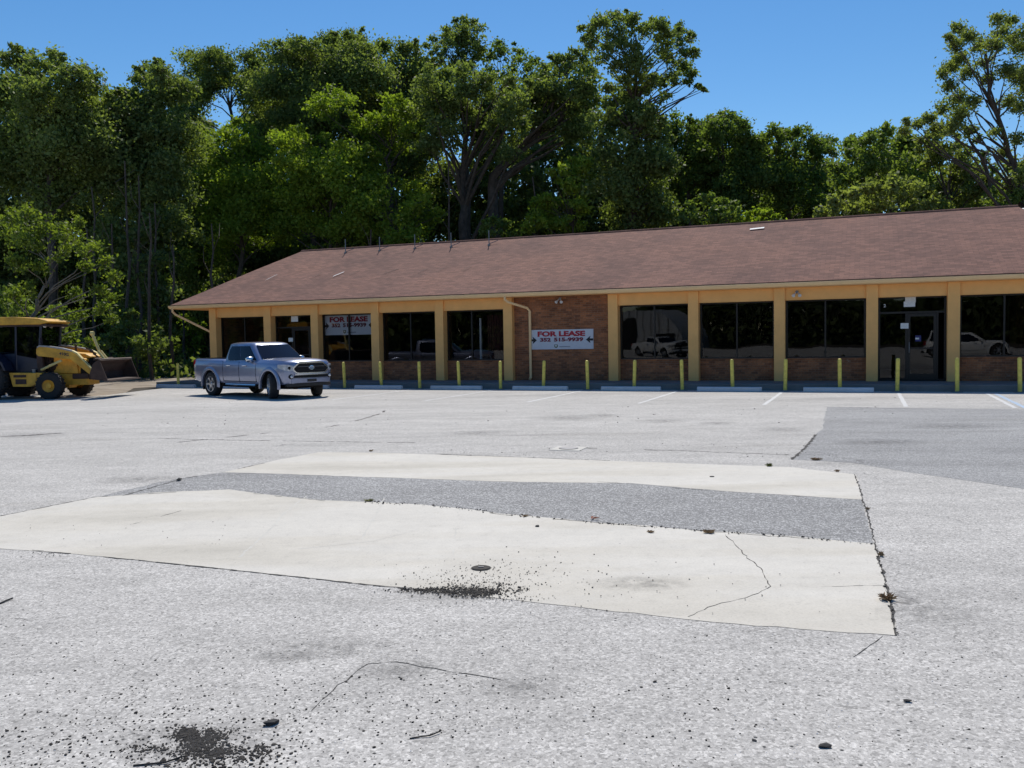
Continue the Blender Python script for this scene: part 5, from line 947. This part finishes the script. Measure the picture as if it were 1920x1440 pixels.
scatter(960, 1300, 960, 150, 430, .002, .007, uni=True); scatter(1050, 1090, 120, 28, 70, .003, .008, .005); scatter(1350, 1100, 260, 50, 26, .003, .009, .008, uni=True); scatter(300, 1000, 300, 30, 30, .002, .008, .008, uni=True)
scatter(70, 1040, 60, 5, 30, .003, .009, .006, uni=True); scatter(700, 1320, 200, 60, 110, .003, .009, uni=True); scatter(1100, 1330, 350, 60, 60, .004, .010, uni=True); scatter(960, 770, 900, 30, 90, .006, .02, uni=True); scatter(1200, 845, 400, 14, 40, .006, .016, uni=True)
tag(stones('gravel', pts, sz, M['grit']), kind='stuff')
pts, sz = [], []
scatter(960, 1250, 960, 190, 900, .0015, .004, uni=True)
tag(stones('gravel', pts, sz, M['stop']), kind='stuff')
def chunk(x, y, r, label, cat, z=0.0, fl=.35, nm='asphalt_chunk', mat=None):
    o = stones(nm, [(0, 0, 0)], [r], mat or M['chunk'], fl); o.location = G(x, y, z); tag(o, label, cat); return o
chunk(508, 1358, .034, 'flat dark asphalt chunk right of the crumb pile at the bottom left', 'asphalt chunk')
chunk(1463, 1200+116, .018, 'small dark stone on bright asphalt at the lower right', 'stone') if False else None
chunk(1700, 1316, .022, 'smooth grey stone alone on asphalt at the lower right', 'stone', fl=.3); chunk(1546, 1401, .022, 'flat grey stone near the bottom edge, right of centre', 'stone', fl=.3); chunk(1414, 1389, .012, 'black pebble left of the flat grey stone at bottom', 'stone')
chunk(335, 901, .05, 'dark lump at the left tip of the asphalt strip', 'asphalt chunk', .004, .3); chunk(1008, 988-1, .02, 'small dark stone on the dark asphalt strip', 'stone', .004)
def twig(pxs, r, label):
    P = [G(*q) for q in pxs]; b = P[0]; m = MB(); m.tube([(p-b)+Vector((0, 0, r+.002*i % 2)) for i, p in enumerate(P)], r, 5); o = m.build('twig', M['chunk']); o.location = b; tag(o, label, 'twig')
twig([(768,1386),(790,1383),(806,1382),(825,1375)], .0032, 'thin dark twig lying near the bottom, right of the crumb pile'); twig([(0,1133),(10,1129),(24,1124)], .006, 'dark twig at the left photo edge below the slab'); twig([(250,1437),(310,1432),(342,1422)], .004, 'dark twig at the bottom left below the crumbs')
# valve lid on the slab
t = thing('valve_cover', 'round black valve lid set in the concrete slab beside crumbs', 'valve cover', G(902, 1065, .005)); m = MB(); m.lathe([(.066, 0), (.066, .006), (.058, .005)], (0, 0, 0), 'z', 28); m.build('lid', M['grit'], t)
m = MB(); m.lathe([(.074, .0), (.074, .003), (.067, .003)], (0, 0, 0), 'z', 28); m.build('rim', M['chunk'], t); m = MB(); m.box((-.02, -.006, .005), (.02, .006, .011)); m.build('grip', M['steel'], t)
# square utility cover
t = thing('utility_cover', 'square pale concrete utility cover with oval lid beyond the slab', 'utility cover', G(1066, 841.5, .0), -YAW); m = MB(); m.box((-.24, -.24, 0), (.24, .24, .008)); m.build('collar', M['stain'], t, bevel=.003)
m = MB(); m.lathe([(.15, .012), (.15, .018), (.12, .02)], (0, 0, 0), 'z', 26); m.build('lid', M['steel'], t)
t = thing('utility_cover', 'small round metal cap near the front edge of the upper slab', 'utility cover', G(1335, 893.5, .005)); m = MB(); m.lathe([(.028, 0), (.028, .004)], (0, 0, 0), 'z', 18); m.build('lid', M['chunk'], t)
# weeds
def weed(x, y, r, n, mat, label, h=.04, z=.004, cat='weed'):
    m = MB(); 
    for _ in range(n):
        a = random.uniform(0, 6.28); l = random.uniform(.4, 1)*r; b = Vector((random.gauss(0, r*.25), random.gauss(0, r*.25), 0)); tp = b+Vector((math.cos(a)*l, math.sin(a)*l, random.uniform(.2, 1)*h)); s_ = Vector((-math.sin(a), math.cos(a), 0))*r*.06; md = b.lerp(tp, .55)+Vector((0, 0, h*.25))
        m.add([b-s_, b+s_, md+s_*1.2, tp, md-s_*1.2], [(0, 1, 2, 3, 4)])
    o = m.build('weed', mat, fix=False); o.location = G(x, y, z); tag(o, label, cat, 'weeds in the slab joints')
weed(1664,1124,0.060,70,M['dry'],'dried brown weed at the right end joint of the lower slab'); weed(1652,1042,0.030,40,M['dry'],'small dried weed in the right joint nearer the dark strip'); weed(1443,874,0.054,50,M['weed'],'green weed at the far edge of the upper slab'); weed(692,939,0.072,60,M['weed'],'yellow green weed at the joint left of centre', .015)
weed(1330,999,0.060,60,M['dry'],'dried grass curl in the strip edge near the forked crack', .03); weed(1220,998,0.042,40,M['dry'],'dried grass in a chipped slab edge, left of the curl', .02); weed(985,968,0.042,30,M['dry'],'dried grass at the slab edge in the middle', .02); weed(1570,884,0.036,30,M['dry'],'dried grass at the far right edge of the upper slab', .03); weed(1626,955,0.030,30,M['dry'],'dried grass at the right end of the dark strip', .03); weed(695,846,0.042,30,M['dry'],'dried grass at the far edge of the upper slab, left', .03); weed(1530,862,0.072,60,M['dry'],'dried leaf litter at the corner of the dark patch', .03)
m = MB()
for i in range(3): a = i*.9-.6; m.add([(0, 0, .006), (.05*math.cos(a)-.01, .05*math.sin(a)+.012, .02), (.10*math.cos(a), .10*math.sin(a), .012), (.05*math.cos(a)+.01, .05*math.sin(a)-.012, .018)], [(0, 1, 2, 3)])
o = m.build('fallen_leaf', simple('red_brown_leaf', (.30, .09, .04), .8), fix=False); o.location = G(1108, 974, .01); tag(o, 'reddish brown fallen leaf on the edge of the dark strip', 'leaf')
# rim of crumbled slab edge pieces along the dark strip
pts, sz = [], []
for (xa_, ya_), (xb_, yb_) in zip(low_t[5:], low_t[6:]):
    for _ in range(26): u = random.random(); pts.append(G(xa_+(xb_-xa_)*u, ya_+(yb_-ya_)*u+random.gauss(0, 1.2), .006)); sz.append(random.triangular(.003, .014, .004))
for _ in range(45): u = random.random(); pts.append(G(1643+(1680-1643)*u+random.gauss(0, 2), 1024+(1190-1024)*u, .006)); sz.append(random.triangular(.003, .012, .004))
tag(stones('gravel', pts, sz, M['crack'], .5), kind='stuff')
